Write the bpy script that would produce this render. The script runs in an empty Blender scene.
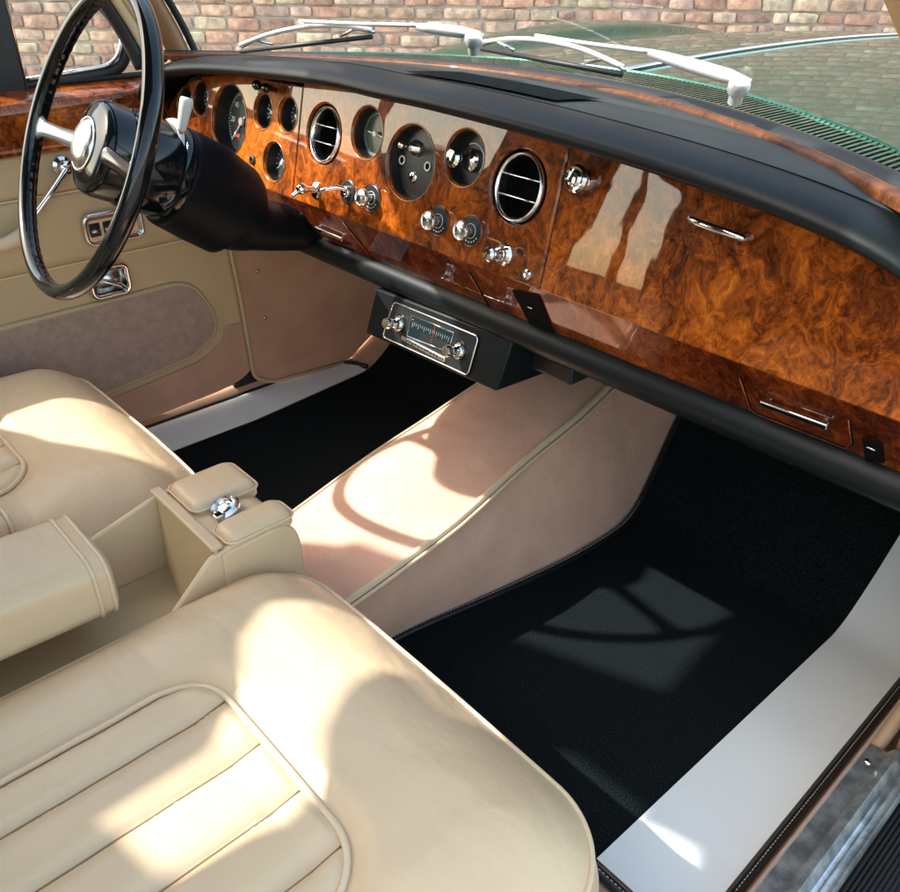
import bpy, bmesh, math, random
from mathutils import Vector, Matrix, noise as mnoise
random.seed(7)
R=math.radians; PI=math.pi
SC=bpy.context.scene; COL=SC.collection
# ------------------------------------------------------------------ camera
YAW,PIT,ROL=0.8200314,0.5525589,0.0141357
FPX=815.1; CAM=Vector((0.912,-0.764,0.9))
FW=Vector((-math.sin(YAW)*math.cos(PIT),math.cos(YAW)*math.cos(PIT),-math.sin(PIT)))
r0=Vector((math.cos(YAW),math.sin(YAW),0)); u0=r0.cross(FW)
RT=r0*math.cos(ROL)+u0*math.sin(ROL); UP=-r0*math.sin(ROL)+u0*math.cos(ROL)
cd=bpy.data.cameras.new('camera'); cam=bpy.data.objects.new('camera',cd); COL.objects.link(cam)
m=Matrix((( RT.x,UP.x,-FW.x),(RT.y,UP.y,-FW.y),(RT.z,UP.z,-FW.z))).to_4x4(); m.translation=CAM
cam.matrix_world=m; cd.sensor_width=36; cd.lens=36*FPX/900; cd.clip_start=.02; cd.clip_end=200
SC.camera=cam
# ------------------------------------------------------------------ light
SUN=Vector((-.491,-.526,.695)).normalized()
w=bpy.data.worlds.new('World'); SC.world=w; w.use_nodes=True; nt=w.node_tree
bg=nt.nodes['Background']; sky=nt.nodes.new('ShaderNodeTexSky'); sky.sky_type='NISHITA'; sky.sun_disc=False
sky.sun_elevation=math.asin(SUN.z); sky.sun_rotation=math.atan2(SUN.x,SUN.y); sky.dust_density=2; sky.ozone_density=.6
bg.inputs['Strength'].default_value=.15; wb=nt.nodes.new('ShaderNodeMix'); wb.data_type='RGBA'; wb.blend_type='MULTIPLY'; wb.inputs[0].default_value=1; wb.inputs[7].default_value=(1.0,.93,.775,1); nt.links.new(sky.outputs[0],wb.inputs[6]); nt.links.new(wb.outputs[2],bg.inputs[0])
sl=bpy.data.lights.new('sun','SUN'); sl.energy=2.0; sl.angle=R(.9); sl.color=(1,.975,.93)
so=bpy.data.objects.new('sun',sl); COL.objects.link(so); so.rotation_euler=SUN.to_track_quat('Z','Y').to_euler(); so.location=(-3,-3,5)
SC.view_settings.view_transform='Standard'; SC.view_settings.look='None'; SC.view_settings.exposure=2.15; SC.view_settings.gamma=1
SC.cycles.max_bounces=8; SC.cycles.caustics_reflective=False; SC.cycles.caustics_refractive=False

# ------------------------------------------------------------------ placing: a pixel of the photo to a point on a real plane of the car
TILT=0.21991; TT=math.tan(TILT); ZD=.636
def ray(u,v): return RT*((u-450)/FPX)-UP*((v-446)/FPX)+FW
def at(u,v,ax,val):
    d=ray(u,v); return CAM+d*((val-CAM[ax])/d[ax])
def onpl(u,v,p0,n):
    d=ray(u,v); return CAM+d*((p0-CAM).dot(n)/d.dot(n))
DN=Vector((0,-math.cos(TILT),math.sin(TILT)))      # facing the seats
DU=Vector((0,math.sin(TILT),math.cos(TILT)))       # up the panel
def D(x,t,o=0): return Vector((x,0,ZD))+DU*t+DN*o  # dash plane point
SP0=Vector((0,-.0225,.534)); SN=Vector((0,-.87,-.40)).normalized(); SU=Vector((0,-.40,.87)).normalized()
def S(u,v,o=0): return onpl(u,v,SP0,SN)+SN*o
# ------------------------------------------------------------------ helpers
def link(name,bm,mat,parent=None,smooth=True,sub=0,angle=None,bevel=0):
    me=bpy.data.meshes.new(name)
    bmesh.ops.recalc_face_normals(bm,faces=bm.faces)
    if smooth:
        for f in bm.faces: f.smooth=True
    bm.to_mesh(me); bm.free()
    for mm in (mat if isinstance(mat,(list,tuple)) else [mat]): me.materials.append(mm)
    o=bpy.data.objects.new(name,me); COL.objects.link(o)
    if parent: o.parent=parent
    if bevel:
        b=o.modifiers.new('b','BEVEL'); b.width=bevel; b.segments=3; b.limit_method='ANGLE'; b.angle_limit=R(35); b.harden_normals=False
    if sub:
        s=o.modifiers.new('s','SUBSURF'); s.levels=sub; s.render_levels=sub
    if smooth and (angle or bevel):
        try: me.set_sharp_from_angle(angle=R(angle or 40))
        except Exception: pass
    return o
def tag(o,label=None,cat=None,group=None,kind=None):
    if label: o['label']=label
    if cat: o['category']=cat
    if group: o['group']=group
    if kind: o['kind']=kind
    return o
def thing(name,label,cat,loc=(0,0,0),group=None):
    o=bpy.data.objects.new(name,None); COL.objects.link(o); o.location=(0,0,0); o.empty_display_size=.05
    return tag(o,label,cat,group)
def basis(d):
    d=Vector(d).normalized(); a=Vector((0,0,1)) if abs(d.z)<.9 else Vector((1,0,0))
    x=d.cross(a).normalized(); return x,d.cross(x).normalized(),d
def tube(bm,pts,r,n=10,closed=False,cap=True,flat=1.0,mi=0):
    pts=[Vector(p) for p in pts]; N=len(pts); rings=[]; px=None
    for i,p in enumerate(pts):
        if closed: t=(pts[(i+1)%N]-pts[i-1])
        else: t=pts[min(i+1,N-1)]-pts[max(i-1,0)]
        t.normalize()
        if px is None: px,_,_=basis(t)
        px=(px-t*px.dot(t)).normalized(); py=t.cross(px)
        rr=r[i] if isinstance(r,(list,tuple)) else r
        rings.append([bm.verts.new(p+px*rr*math.cos(2*PI*k/n)+py*rr*flat*math.sin(2*PI*k/n)) for k in range(n)])
    for i in range(N if closed else N-1):
        a,b=rings[i],rings[(i+1)%N]; s=0
        if closed and i==N-1:
            s=min(range(n),key=lambda q:(a[0].co-b[q].co).length)
        for k in range(n):
            f=bm.faces.new((a[k],a[(k+1)%n],b[(k+1+s)%n],b[(k+s)%n])); f.material_index=mi
    if cap and not closed:
        for rg,c in ((rings[0],0),(rings[-1],1)):
            f=bm.faces.new(rg); f.material_index=mi
def lathe(bm,o,d,prof,n=32,mi=0,closed=True):
    """prof: list of (radius, height along d)"""
    x,y,d=basis(d); o=Vector(o); prev=None; first=None
    for (r,h) in prof:
        if r<1e-6: ring=[bm.verts.new(o+d*h)]
        else: ring=[bm.verts.new(o+d*h+x*r*math.cos(2*PI*k/n)+y*r*math.sin(2*PI*k/n)) for k in range(n)]
        if prev:
            for k in range(n):
                vs=[prev[k%len(prev)],prev[(k+1)%len(prev)],ring[(k+1)%len(ring)],ring[k%len(ring)]]
                u=[]
                for v in vs:
                    if v not in u: u.append(v)
                if len(u)>2:
                    f=bm.faces.new(u); f.material_index=mi
        prev=ring
def box(bm,c,sx,sy,sz,ax=None,mi=0):
    c=Vector(c); X,Y,Z=ax or (Vector((1,0,0)),Vector((0,1,0)),Vector((0,0,1)))
    v=[bm.verts.new(c+X*sx*i/2+Y*sy*j/2+Z*sz*k/2) for i in(-1,1) for j in(-1,1) for k in(-1,1)]
    for q in((0,1,3,2),(4,6,7,5),(0,4,5,1),(2,3,7,6),(0,2,6,4),(1,5,7,3)):
        f=bm.faces.new([v[i] for i in q]); f.material_index=mi
def prism(bm,pts,d,mi=0):
    """closed polygon of 3D points, thickened by vector d"""
    a=[bm.verts.new(Vector(p)) for p in pts]; b=[bm.verts.new(Vector(p)+Vector(d)) for p in pts]
    bm.faces.new(a).material_index=mi; bm.faces.new(b[::-1]).material_index=mi
    n=len(a)
    for i in range(n): bm.faces.new((a[i],a[(i+1)%n],b[(i+1)%n],b[i])).material_index=mi
def grid(bm,f,nu,nv,mi=0,cu=False):
    V=[[bm.verts.new(f(i/nu,j/nv)) for j in range(nv+1)] for i in range(nu+(0 if cu else 1))]
    L=len(V)
    for i in range(nu):
        for j in range(nv):
            bm.faces.new((V[i][j],V[(i+1)%L][j],V[(i+1)%L][j+1],V[i][j+1])).material_index=mi
    return V
def rrect(w,h,r,n=8):
    o=[]
    for cx,cy,a0 in((w/2-r,h/2-r,0),(-w/2+r,h/2-r,90),(-w/2+r,-h/2+r,180),(w/2-r,-h/2+r,270)):
        for k in range(n+1):
            a=R(a0+90*k/n); o.append((cx+r*math.cos(a),cy+r*math.sin(a)))
    return o
def roundpoly(P,r,n=6):
    """round the corners of a closed list of 3D points"""
    P=[Vector(p) for p in P]; out=[]; N=len(P)
    for i in range(N):
        a,b,c=P[i-1],P[i],P[(i+1)%N]; rr=r[i] if isinstance(r,(list,tuple)) else r
        if rr<=0: out.append(b); continue
        p=b+(a-b).normalized()*min(rr,(a-b).length*.49); q=b+(c-b).normalized()*min(rr,(c-b).length*.49)
        for k in range(n+1):
            t=k/n; out.append(p*(1-t)**2+b*2*t*(1-t)+q*t*t)
    return out
def spline(P,n=8,closed=False):
    P=[Vector(p) for p in P]; out=[]; N=len(P)
    for i in range(N if closed else N-1):
        g=(lambda k:P[k%N]) if closed else (lambda k:P[max(0,min(N-1,k))])
        a,b,c,d=g(i-1),g(i),g(i+1),g(i+2)
        for k in range(n):
            t=k/n; out.append(.5*((2*b)+(c-a)*t+(2*a-5*b+4*c-d)*t*t+(3*b-a-3*c+d)*t**3))
    if not closed: out.append(P[-1])
    return out
def holed(bm,outer,holes,nrm,depth,ch=.0012,back=True):
    """flat panel with round holes: outer = list of 3D points, holes = list of lists of 3D points; edges softly rounded inward"""
    nrm=Vector(nrm).normalized(); edges=[]; loops=[]
    for L in [outer]+holes:
        vs=[bm.verts.new(p) for p in L]; loops.append(vs)
        edges+=[bm.edges.new((vs[i],vs[(i+1)%len(vs)])) for i in range(len(vs))]
    bmesh.ops.triangle_fill(bm,use_beauty=True,use_dissolve=False,edges=edges)
    for li,vs in enumerate(loops):
        c=sum((v.co for v in vs),Vector())/len(vs); prev=vs; sg=1 if li==0 else -1
        for (o,dn) in ((.35*ch*2,.25*ch*2),(ch*2,ch*2),(ch*2,depth)):
            ring=[]
            for i,v in enumerate(vs):
                t=(vs[(i+1)%len(vs)].co-vs[i-1].co).normalized(); out=t.cross(nrm)
                if out.dot(v.co-c)<0: out=-out
                ring.append(bm.verts.new(v.co+out*sg*o-nrm*dn))
            for i in range(len(vs)):
                bm.faces.new((prev[i],prev[(i+1)%len(vs)],ring[(i+1)%len(vs)],ring[i]))
            prev=ring
def circ(c,r,X,Y,n=48): return [c+X*r*math.cos(2*PI*k/n)+Y*r*math.sin(2*PI*k/n) for k in range(n)]
XA=Vector((1,0,0))
# ------------------------------------------------------------------ materials
def mat(name,col=(.5,.5,.5),rough=.5,metal=0,coat=0,coatr=.03,sheen=0,spec=.5,bump=None,var=None,trans=0):
    """bump=(scale,strength,distance) noise relief; var=(scale,dark colour,amount) own colour mottling"""
    m=bpy.data.materials.new(name); m.use_nodes=True; n=m.node_tree; b=n.nodes['Principled BSDF']
    b.inputs['Base Color'].default_value=(*col,1); b.inputs['Roughness'].default_value=rough; b.inputs['Metallic'].default_value=metal
    b.inputs['Coat Weight'].default_value=coat; b.inputs['Coat Roughness'].default_value=coatr; b.inputs['Specular IOR Level'].default_value=spec
    b.inputs['Sheen Weight'].default_value=sheen; b.inputs['Sheen Roughness'].default_value=.4
    tc=n.nodes.new('ShaderNodeTexCoord')
    if var:
        t=n.nodes.new('ShaderNodeTexNoise'); t.inputs['Scale'].default_value=var[0]; t.inputs['Detail'].default_value=6; t.inputs['Roughness'].default_value=.6
        n.links.new(tc.outputs['Object'],t.inputs['Vector'])
        rp=n.nodes.new('ShaderNodeValToRGB'); rp.color_ramp.elements[0].position=.5-var[2]; rp.color_ramp.elements[1].position=.5+var[2]
        rp.color_ramp.elements[0].color=(*var[1],1); rp.color_ramp.elements[1].color=(*col,1)
        n.links.new(t.outputs[0],rp.inputs[0]); n.links.new(rp.outputs[0],b.inputs['Base Color'])
    if bump:
        last=None
        for (sc,st,kind) in bump:
            if kind=='v':
                t=n.nodes.new('ShaderNodeTexVoronoi'); t.inputs['Scale'].default_value=sc; t.feature='F1'; out=t.outputs['Distance']
            else:
                t=n.nodes.new('ShaderNodeTexNoise'); t.inputs['Scale'].default_value=sc; t.inputs['Detail'].default_value=4; out=t.outputs[0]
            n.links.new(tc.outputs['Object'],t.inputs['Vector'])
            bp=n.nodes.new('ShaderNodeBump'); bp.inputs['Strength'].default_value=st; bp.inputs['Distance'].default_value=1/sc*.3
            n.links.new(out,bp.inputs['Height'])
            if last: n.links.new(last.outputs[0],bp.inputs['Normal'])
            last=bp
        n.links.new(last.outputs[0],b.inputs['Normal'])
    return m
def wood(name,stops,scale=1,rot=(0,0,0),rough=.35,coat=1):
    m=mat(name,(.3,.1,.02),rough,coat=coat,coatr=.02,spec=.08); n=m.node_tree; b=n.nodes['Principled BSDF']; L=n.links
    tc=n.nodes.new('ShaderNodeTexCoord'); mp=n.nodes.new('ShaderNodeMapping'); mp.inputs['Rotation'].default_value=rot; mp.inputs['Scale'].default_value=(1,1,.75)
    L.new(tc.outputs['Object'],mp.inputs[0])
    def noi(sc,det,dist,ro=.6,vec=None):
        t=n.nodes.new('ShaderNodeTexNoise'); t.inputs['Scale'].default_value=sc*scale; t.inputs['Detail'].default_value=det
        t.inputs['Distortion'].default_value=dist; t.inputs['Roughness'].default_value=ro; L.new(vec or mp.outputs[0],t.inputs['Vector']); return t
    def mix(a,bb,f):
        x=n.nodes.new('ShaderNodeMath'); x.operation='MULTIPLY_ADD'; x.inputs[1].default_value=f; L.new(a,x.inputs[0]); L.new(bb,x.inputs[2]); return x.outputs[0]
    wv=noi(11,3,0); va=n.nodes.new('ShaderNodeVectorMath'); va.operation='MULTIPLY_ADD'; va.inputs[1].default_value=(.09,.09,.09)
    L.new(wv.outputs['Color'],va.inputs[0]); L.new(mp.outputs[0],va.inputs[2])
    big=noi(8,5,.6,.6,va.outputs[0]); med=noi(74,6,.8,.6,va.outputs[0]); fine=noi(240,5,.7,.7,va.outputs[0])
    s=mix(med.outputs[0],big.outputs[0],.8); s=mix(fine.outputs[0],s,.5)
    mr=n.nodes.new('ShaderNodeMapRange'); mr.inputs[1].default_value=.85; mr.inputs[2].default_value=1.57; L.new(s,mr.inputs[0])
    rp=n.nodes.new('ShaderNodeValToRGB'); L.new(mr.outputs[0],rp.inputs[0]); cr=rp.color_ramp
    cr.elements[0].position=stops[0][0]; cr.elements[0].color=(*stops[0][1],1); cr.elements[1].position=stops[-1][0]; cr.elements[1].color=(*stops[-1][1],1)
    for p_,c_ in stops[1:-1]:
        e=cr.elements.new(p_); e.color=(*c_,1)
    L.new(rp.outputs[0],b.inputs['Base Color'])
    wb=noi(14,2,0); bp=n.nodes.new('ShaderNodeBump'); bp.inputs['Strength'].default_value=.035; bp.inputs['Distance'].default_value=.01
    L.new(wb.outputs[0],bp.inputs['Height']); L.new(bp.outputs[0],b.inputs['Coat Normal'])
    return m
BURL=[(.05,(.022,.004,.001)),(.28,(.12,.025,.0035)),(.5,(.29,.064,.006)),(.74,(.52,.14,.013)),(1,(.68,.23,.026))]
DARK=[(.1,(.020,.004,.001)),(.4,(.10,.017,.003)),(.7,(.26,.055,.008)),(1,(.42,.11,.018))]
M={}
M['burl']=wood('walnut burl veneer',BURL)
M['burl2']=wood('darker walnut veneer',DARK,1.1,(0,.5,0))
M['trimwood']=wood('walnut capping',[(.1,(.045,.014,.005)),(.5,(.12,.042,.015)),(1,(.24,.10,.04))],1.5,rough=.4,coat=.35)
M['leather']=mat('cream leather',(.74,.555,.35),.36,bump=[(800,.2,'v'),(9,.18,'n'),(38,.10,'n')],var=(6,(.72,.53,.32),.2),spec=.4)
M['leather_pleat']=mat('cream leather pleats',(.72,.53,.31),.38,bump=[(800,.2,'v'),(22,.35,'n')],spec=.4)
M['piping']=mat('cream piping',(.76,.59,.39),.4,spec=.4)
M['vinyl']=mat('shaded door leather',(.60,.46,.26),.5,bump=[(700,.12,'v'),(9,.08,'n')],var=(3,(.54,.41,.225),.2))  # leather darkened in its base colour for the shade on the door
M['felt']=mat('taupe felt carpet',(.47,.34,.265),.95,sheen=.3,bump=[(900,.5,'n')],var=(60,(.38,.27,.21),.15))
M['suede']=mat('brown suede carpet',(.60,.375,.245),.95,sheen=.3,bump=[(800,.5,'n')],var=(9,(.48,.29,.185),.2))
M['tunnel']=mat('rose beige carpet',(.86,.52,.365),.95,sheen=.4,bump=[(600,1,'n'),(150,.35,'n'),(18,.15,'n')],var=(14,(.74,.42,.285),.2))
M['pad']=mat('black padded vinyl',(.004,.007,.008),.42,bump=[(900,.2,'v')],spec=.24)
M['padtop']=mat('dash top vinyl',(.020,.031,.031),.55,bump=[(900,.15,'v'),(12,.06,'n')],spec=.5)
M['black']=mat('gloss black plastic',(.006,.008,.009),.12,coat=.5)
M['satin']=mat('satin black',(.010,.012,.013),.4)
M['shroud']=mat('column shroud plastic',(.003,.005,.007),.5,spec=.1)
M['mesh']=mat('perforated speaker cloth',(.003,.009,.009),.8,spec=.1,bump=[(260,1,'v')])
M['lip_highlight']=mat('hole edge highlight',(.30,.17,.08),.2,metal=.6,coat=.6)  # highlight on the hole edges, put into a ring's colour
M['sill']=mat('scuffed bright sill metal',(.82,.85,.85),.30,metal=.8,bump=[(30,.12,'n'),(220,.08,'n')],var=(35,(.38,.42,.43),.12))
M['void']=mat('dark recess',(.003,.003,.003),.8,spec=.1)
M['wheel']=mat('wheel black enamel',(.003,.005,.006),.11,coat=.15,spec=.45)
M['chrome']=mat('chrome',(.80,.80,.79),.07,metal=1)
M['chrome_soft']=mat('soft chrome',(.90,.90,.88),.2,metal=1)
M['chrome_wiper']=mat('bright satin wiper metal',(.95,.95,.94),.36,metal=.8)
M['chrome_dull']=mat('brushed chrome',(.62,.63,.63),.24,metal=1,bump=[(60,.1,'n')])
M['mat']=mat('black pile carpet',(.018,.024,.026),.97,sheen=.0,spec=.02,bump=[(700,1,'n')],var=(620,(.0003,.0004,.0005),.09))
M['white']=mat('white vinyl heel strip',(.88,.92,.89),.38,bump=[(5,.12,'n'),(700,.05,'v')],var=(3,(.85,.89,.865),.2))
M['rubber']=mat('black rubber',(.012,.013,.014),.5,bump=[(300,.1,'n')])
M['thread']=mat('white thread',(.55,.55,.5),.8)
M['green']=mat('dark green paint',(.004,.095,.065),.22,metal=.6,coat=.6,coatr=.015)
M['glassd']=mat('clock glass',(.10,.135,.12),.22,spec=.3,var=(60,(.03,.045,.04),.15))
M['dial']=mat('dial face',(.030,.042,.040),.35)
M['mark']=mat('dial marks',(.75,.78,.72),.5)
M['red']=mat('red mark',(.5,.03,.03),.5)
M['handle_w']=mat('grey lever knob',(.52,.52,.50),.4)
M['glassy']=mat('radio window',(.008,.018,.021),.12,coat=.3)
M['tan']=mat('tan pillar trim',(.40,.25,.135),.5,bump=[(500,.1,'v')])
M['brownp']=mat('brown pillar trim',(.30,.135,.060),.4)
M['ground']=mat('cobble ground',(.26,.235,.21),.85,var=(2,(.18,.16,.14),.2))
M['mortar']=mat('lime mortar',(.58,.52,.44),.95,bump=[(90,.6,'n')],var=(6,(.46,.40,.34),.2))
def brickmat():
    m=mat('old brick',(.4,.2,.15),.9,bump=[(70,.7,'n'),(25,.5,'n')]); n=m.node_tree; b=n.nodes['Principled BSDF']
    at_=n.nodes.new('ShaderNodeAttribute'); at_.attribute_name='bcol'; t=n.nodes.new('ShaderNodeTexNoise'); t.inputs['Scale'].default_value=22; t.inputs['Detail'].default_value=6
    tc=n.nodes.new('ShaderNodeTexCoord'); n.links.new(tc.outputs['Object'],t.inputs['Vector'])
    rp=n.nodes.new('ShaderNodeValToRGB'); rp.color_ramp.elements[0].color=(.68,.66,.66,1); rp.color_ramp.elements[0].position=.35; rp.color_ramp.elements[1].color=(1.15,1.12,1.05,1); rp.color_ramp.elements[1].position=.62
    n.links.new(t.outputs[0],rp.inputs[0]); mx=n.nodes.new('ShaderNodeMix'); mx.data_type='RGBA'; mx.blend_type='MULTIPLY'; mx.inputs[0].default_value=1
    n.links.new(at_.outputs['Color'],mx.inputs[6]); n.links.new(rp.outputs[0],mx.inputs[7]); n.links.new(mx.outputs[2],b.inputs['Base Color'])
    return m
M['brick']=brickmat()
def glassmat():
    m=bpy.data.materials.new('clear window glass'); m.use_nodes=True; n=m.node_tree; n.nodes.clear()
    o=n.nodes.new('ShaderNodeOutputMaterial'); t=n.nodes.new('ShaderNodeBsdfTransparent'); g=n.nodes.new('ShaderNodeBsdfGlossy'); g.inputs['Roughness'].default_value=.01
    t.inputs[0].default_value=(.97,.99,.98,1); lw=n.nodes.new('ShaderNodeLayerWeight'); lw.inputs[0].default_value=.5
    pw=n.nodes.new('ShaderNodeMath'); pw.operation='POWER'; pw.inputs[1].default_value=4; n.links.new(lw.outputs['Facing'],pw.inputs[0])
    f=n.nodes.new('ShaderNodeMath'); f.operation='MULTIPLY_ADD'; f.inputs[1].default_value=.10; f.inputs[2].default_value=.008; n.links.new(pw.outputs[0],f.inputs[0]); x=n.nodes.new('ShaderNodeMixShader')
    n.links.new(f.outputs[0],x.inputs[0]); n.links.new(t.outputs[0],x.inputs[1]); n.links.new(g.outputs[0],x.inputs[2]); n.links.new(x.outputs[0],o.inputs[0]); return m
M['glass']=glassmat()

# ------------------------------------------------------------------ setting: ground, floor carpet
bm=bmesh.new(); box(bm,(0,0,-.43),80,80,.1); tag(link('ground',bm,M['ground'],smooth=False),kind='structure')
# cabin floor: flat, then toe board rising
ZF=-.085
def floorz(y): return ZF if y<.42 else ZF+(y-.42)*.62 if y<.5 else ZF+.0496+(y-.5)*.85
bm=bmesh.new(); ys=[-1.3,-.2,.2,.40,.42,.46,.5,.6,.72,.85]
prev=None
for y in ys:
    a=bm.verts.new((-.80,y,floorz(y))); b=bm.verts.new((.80,y,floorz(y)))
    if prev: bm.faces.new((prev[0],prev[1],b,a))
    prev=(a,b)
tag(link('floor_carpet',bm,M['suede'],smooth=False),kind='structure')

# ------------------------------------------------------------------ brick wall behind the car
def brickwall():
    root=thing('brick_wall','weathered wall of pink, red and buff bricks behind the car','wall')
    n=Vector((math.sin(YAW),-math.cos(YAW),0)); rt=Vector((math.cos(YAW),math.sin(YAW),0))
    c=CAM-n*5.0; c.z=0
    bm=bmesh.new(); box(bm,c-n*.16+Vector((0,0,1.3)),11,.3,3.4,(rt,-n,Vector((0,0,1)))); link('mortar_bed',bm,M['mortar'],root,False)
    bm=bmesh.new(); cl=bm.loops.layers.float_color.new('bcol')
    pal=[(.60,.38,.29),(.54,.32,.25),(.62,.44,.33),(.60,.50,.37),(.44,.29,.24),(.62,.41,.31),(.66,.56,.42),(.50,.37,.31),(.64,.47,.37),(.56,.40,.34),(.58,.36,.28)]
    z=-.38; row=0
    while z<3.0:
        h=random.uniform(.061,.072); s=-5.4+random.random()*.2
        while s<5.4:
            L=random.choice([.19,.18,.20,.095,.15,.13,.17]); L*=random.uniform(.92,1.06)
            base=random.choice(pal); k=random.uniform(.85,1.15); col=(base[0]*k,base[1]*k,base[2]*k,1)
            g=random.uniform(.009,.016); x0,x1=s+g/2,s+L-g/2; z0,z1=z+g/2+random.uniform(-.003,.003),z+h-g/2+random.uniform(-.003,.003)
            d=random.uniform(.002,.014); rr=.009; j=lambda:random.uniform(-.006,.006)
            out=[(x0+rr,z0+j()*.5),(x1-rr,z0+j()*.5),(x1,z0+rr),(x1+j(),z1-rr),(x1-rr,z1+j()*.5),((x0+x1)/2,z1+j()*.7),(x0+rr,z1+j()*.5),(x0+j(),z1-rr),(x0,z0+rr)]
            cx,cz=(x0+x1)/2,(z0+z1)/2
            A=[bm.verts.new(c+rt*a+Vector((0,0,b))-n*.012) for a,b in out]; B=[bm.verts.new(c+rt*a+Vector((0,0,b))+n*(d-.004)) for a,b in out]
            C=[bm.verts.new(c+rt*(cx+(a-cx)*(1-.008/L*2))+Vector((0,0,cz+(b-cz)*.90))+n*d) for a,b in out]
            fs=[bm.faces.new(C)]
            for P,Q in((A,B),(B,C)):
                for i in range(len(out)): fs.append(bm.faces.new((P[i],P[(i+1)%len(out)],Q[(i+1)%len(out)],Q[i])))
            for f in fs:
                for lp in f.loops: lp[cl]=col
            s+=L
        z+=h; row+=1
    o=link('brick_courses',bm,M['brick'],root,True,angle=50)
brickwall()
# ------------------------------------------------------------------ car body outside the glass
def ytrim(x): return .262-.60*x*x
def zbon(x,y):
    a=abs(x); z=.728-.012*((y-1.05)/.6)**2
    if y>1.9: z-=.25*(y-1.9)**2
    bon=z-.045*(a/.62)**2
    fen=.712-.09*((y-1.35)/.8)**2-(.8*(a-.79)**2 if a<.79 else 2.2*(a-.79)**2)
    if a<.60: return bon
    if a<.70:
        t=(a-.60)/.10; b0=z-.045*(.60/.62)**2; f0=.712-.09*((y-1.35)/.8)**2-.8*(.70-.79)**2
        s=t*t*(3-2*t); return b0*(1-s)+f0*s-.012*math.sin(PI*t)
    return fen
def body():
    root=thing('green_car','dark green car itself: polished bonnet and slotted cowl beyond the glass, pillars and door sill','car')
    bm=bmesh.new()
    def yc(x): return .445-.72*x*x if abs(x)<.72 else .07
    def f(u,v):
        x=-.60+1.20*u; y0=yc(x); y=y0+(2.35-y0)*v**1.3; return Vector((x,y,zbon(x,y)))
    grid(bm,f,48,40); link('bonnet',bm,M['green'],root)
    for s in(-1,1):
        bm=bmesh.new()
        def g(u,v):
            a=.612+(.95-.612)*u; y0=.02+.0*a; y=y0+(2.4-y0)*v; z=zbon(a,y) if a<.93 else zbon(.93,y)-.1
            return Vector((s*a,y,z))
        grid(bm,g,24,40); link('front_wing',bm,M['green'],root)
    bm=bmesh.new(); P=[(0,y,zbon(0,y)+.004) for y in [.46+.1*k for k in range(19)]]
    tube(bm,P,.0038,8,flat=1); link('centre_strip',bm,M['chrome'],root)
    # cowl grille: slotted green panel in front of the glass
    bm=bmesh.new()
    def cz(x): return .722-.03*x*x
    def gy(x,t): return (.325-.60*x*x)*(1-t)+(.45-.72*x*x)*t
    grid(bm,lambda u,v:Vector((-.62+1.24*u,gy(-.62+1.24*u,v),cz(-.62+1.24*u)-.006)),60,2); link('cowl_trough',bm,M['void'],root)
    bm=bmesh.new(); n=132
    for k in range(n):
        x=-.62+1.24*k/(n-1)
        c=Vector((x,gy(x,.52),cz(x)+.001)); a=Vector((x,gy(x,.12),cz(x))); b=Vector((x,gy(x,.92),cz(x)))
        box(bm,c,.0042,(b-a).length,.005,(XA,Vector((0,1,0)),Vector((0,0,1))))
    for t in(.04,.96):
        tube(bm,[(-.62+1.24*k/40,gy(-.62+1.24*k/40,t),cz(-.62+1.24*k/40)+.001) for k in range(41)],.005,6,flat=1)
    link('cowl_grille',bm,M['green'],root,False)
    # rubber seal between glass and cowl
    bm=bmesh.new(); sec=[(.016,.0),(.03,.010),(.05,.008),(.066,.003),(.074,-.006)]
    def sf(u,v):
        x=-.72+1.44*u; i=v*4; a=sec[int(min(i,3))]; b=sec[int(min(i,3))+1]; t=i-int(min(i,3))
        return Vector((x,ytrim(x)+a[0]*(1-t)+b[0]*t,.722-.02*x*x+a[1]*(1-t)+b[1]*t))
    grid(bm,sf,60,8); link('windscreen_seal',bm,M['rubber'],root)
    # pillars
    bm=bmesh.new(); a=Vector((.720,.035,.70)); b=Vector((.652,-.045,.85)); c=Vector((.56,-.20,1.05))
    tube(bm,spline([a,b,c],6),[.0165]*13,14); link('pillar_trim',bm,M['tan'],root)
    bm=bmesh.new(); o=Vector((.030,.016,.004)); tube(bm,[p+o for p in spline([a,b,c],6)],[.017]*13,12); link('pillar_seal',bm,M['rubber'],root)
    bm=bmesh.new(); L0=Vector((-.725,.035,.70)); L1=Vector((-.72,-.013,.804)); L2=Vector((-.66,-.19,1.06))
    sp=spline([L0,L1,L2],6)
    tube(bm,sp,.021,12); link('pillar_trim',bm,M['brownp'],root)
    bm=bmesh.new(); tube(bm,[p+Vector((.012,.028,.004)) for p in sp],.007,10); link('pillar_seal',bm,M['rubber'],root)
    bm=bmesh.new()
    for o in((-.012,-.034,-.002),(-.02,-.050,-.008)):
        tube(bm,[p+Vector(o) for p in sp],.010,10)
    link('pillar_liner',bm,M['leather'],root)
    bm=bmesh.new(); tube(bm,[p+Vector((-.03,-.07,-.01)) for p in sp],.014,10); link('door_seal',bm,M['rubber'],root)
    # windscreen glass, curved in plan and raked
    bm=bmesh.new()
    def gf(u,v):
        x=-1+2*u; b=Vector((x*.70,.285-.60*(x*.70)**2+.02,.722)); t=Vector((x*.60,-.10-.35*(x*.6)**2,1.06)); return b.lerp(t,v)
    grid(bm,gf,36,8); link('windscreen_glass',bm,M['glass'],root)
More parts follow.
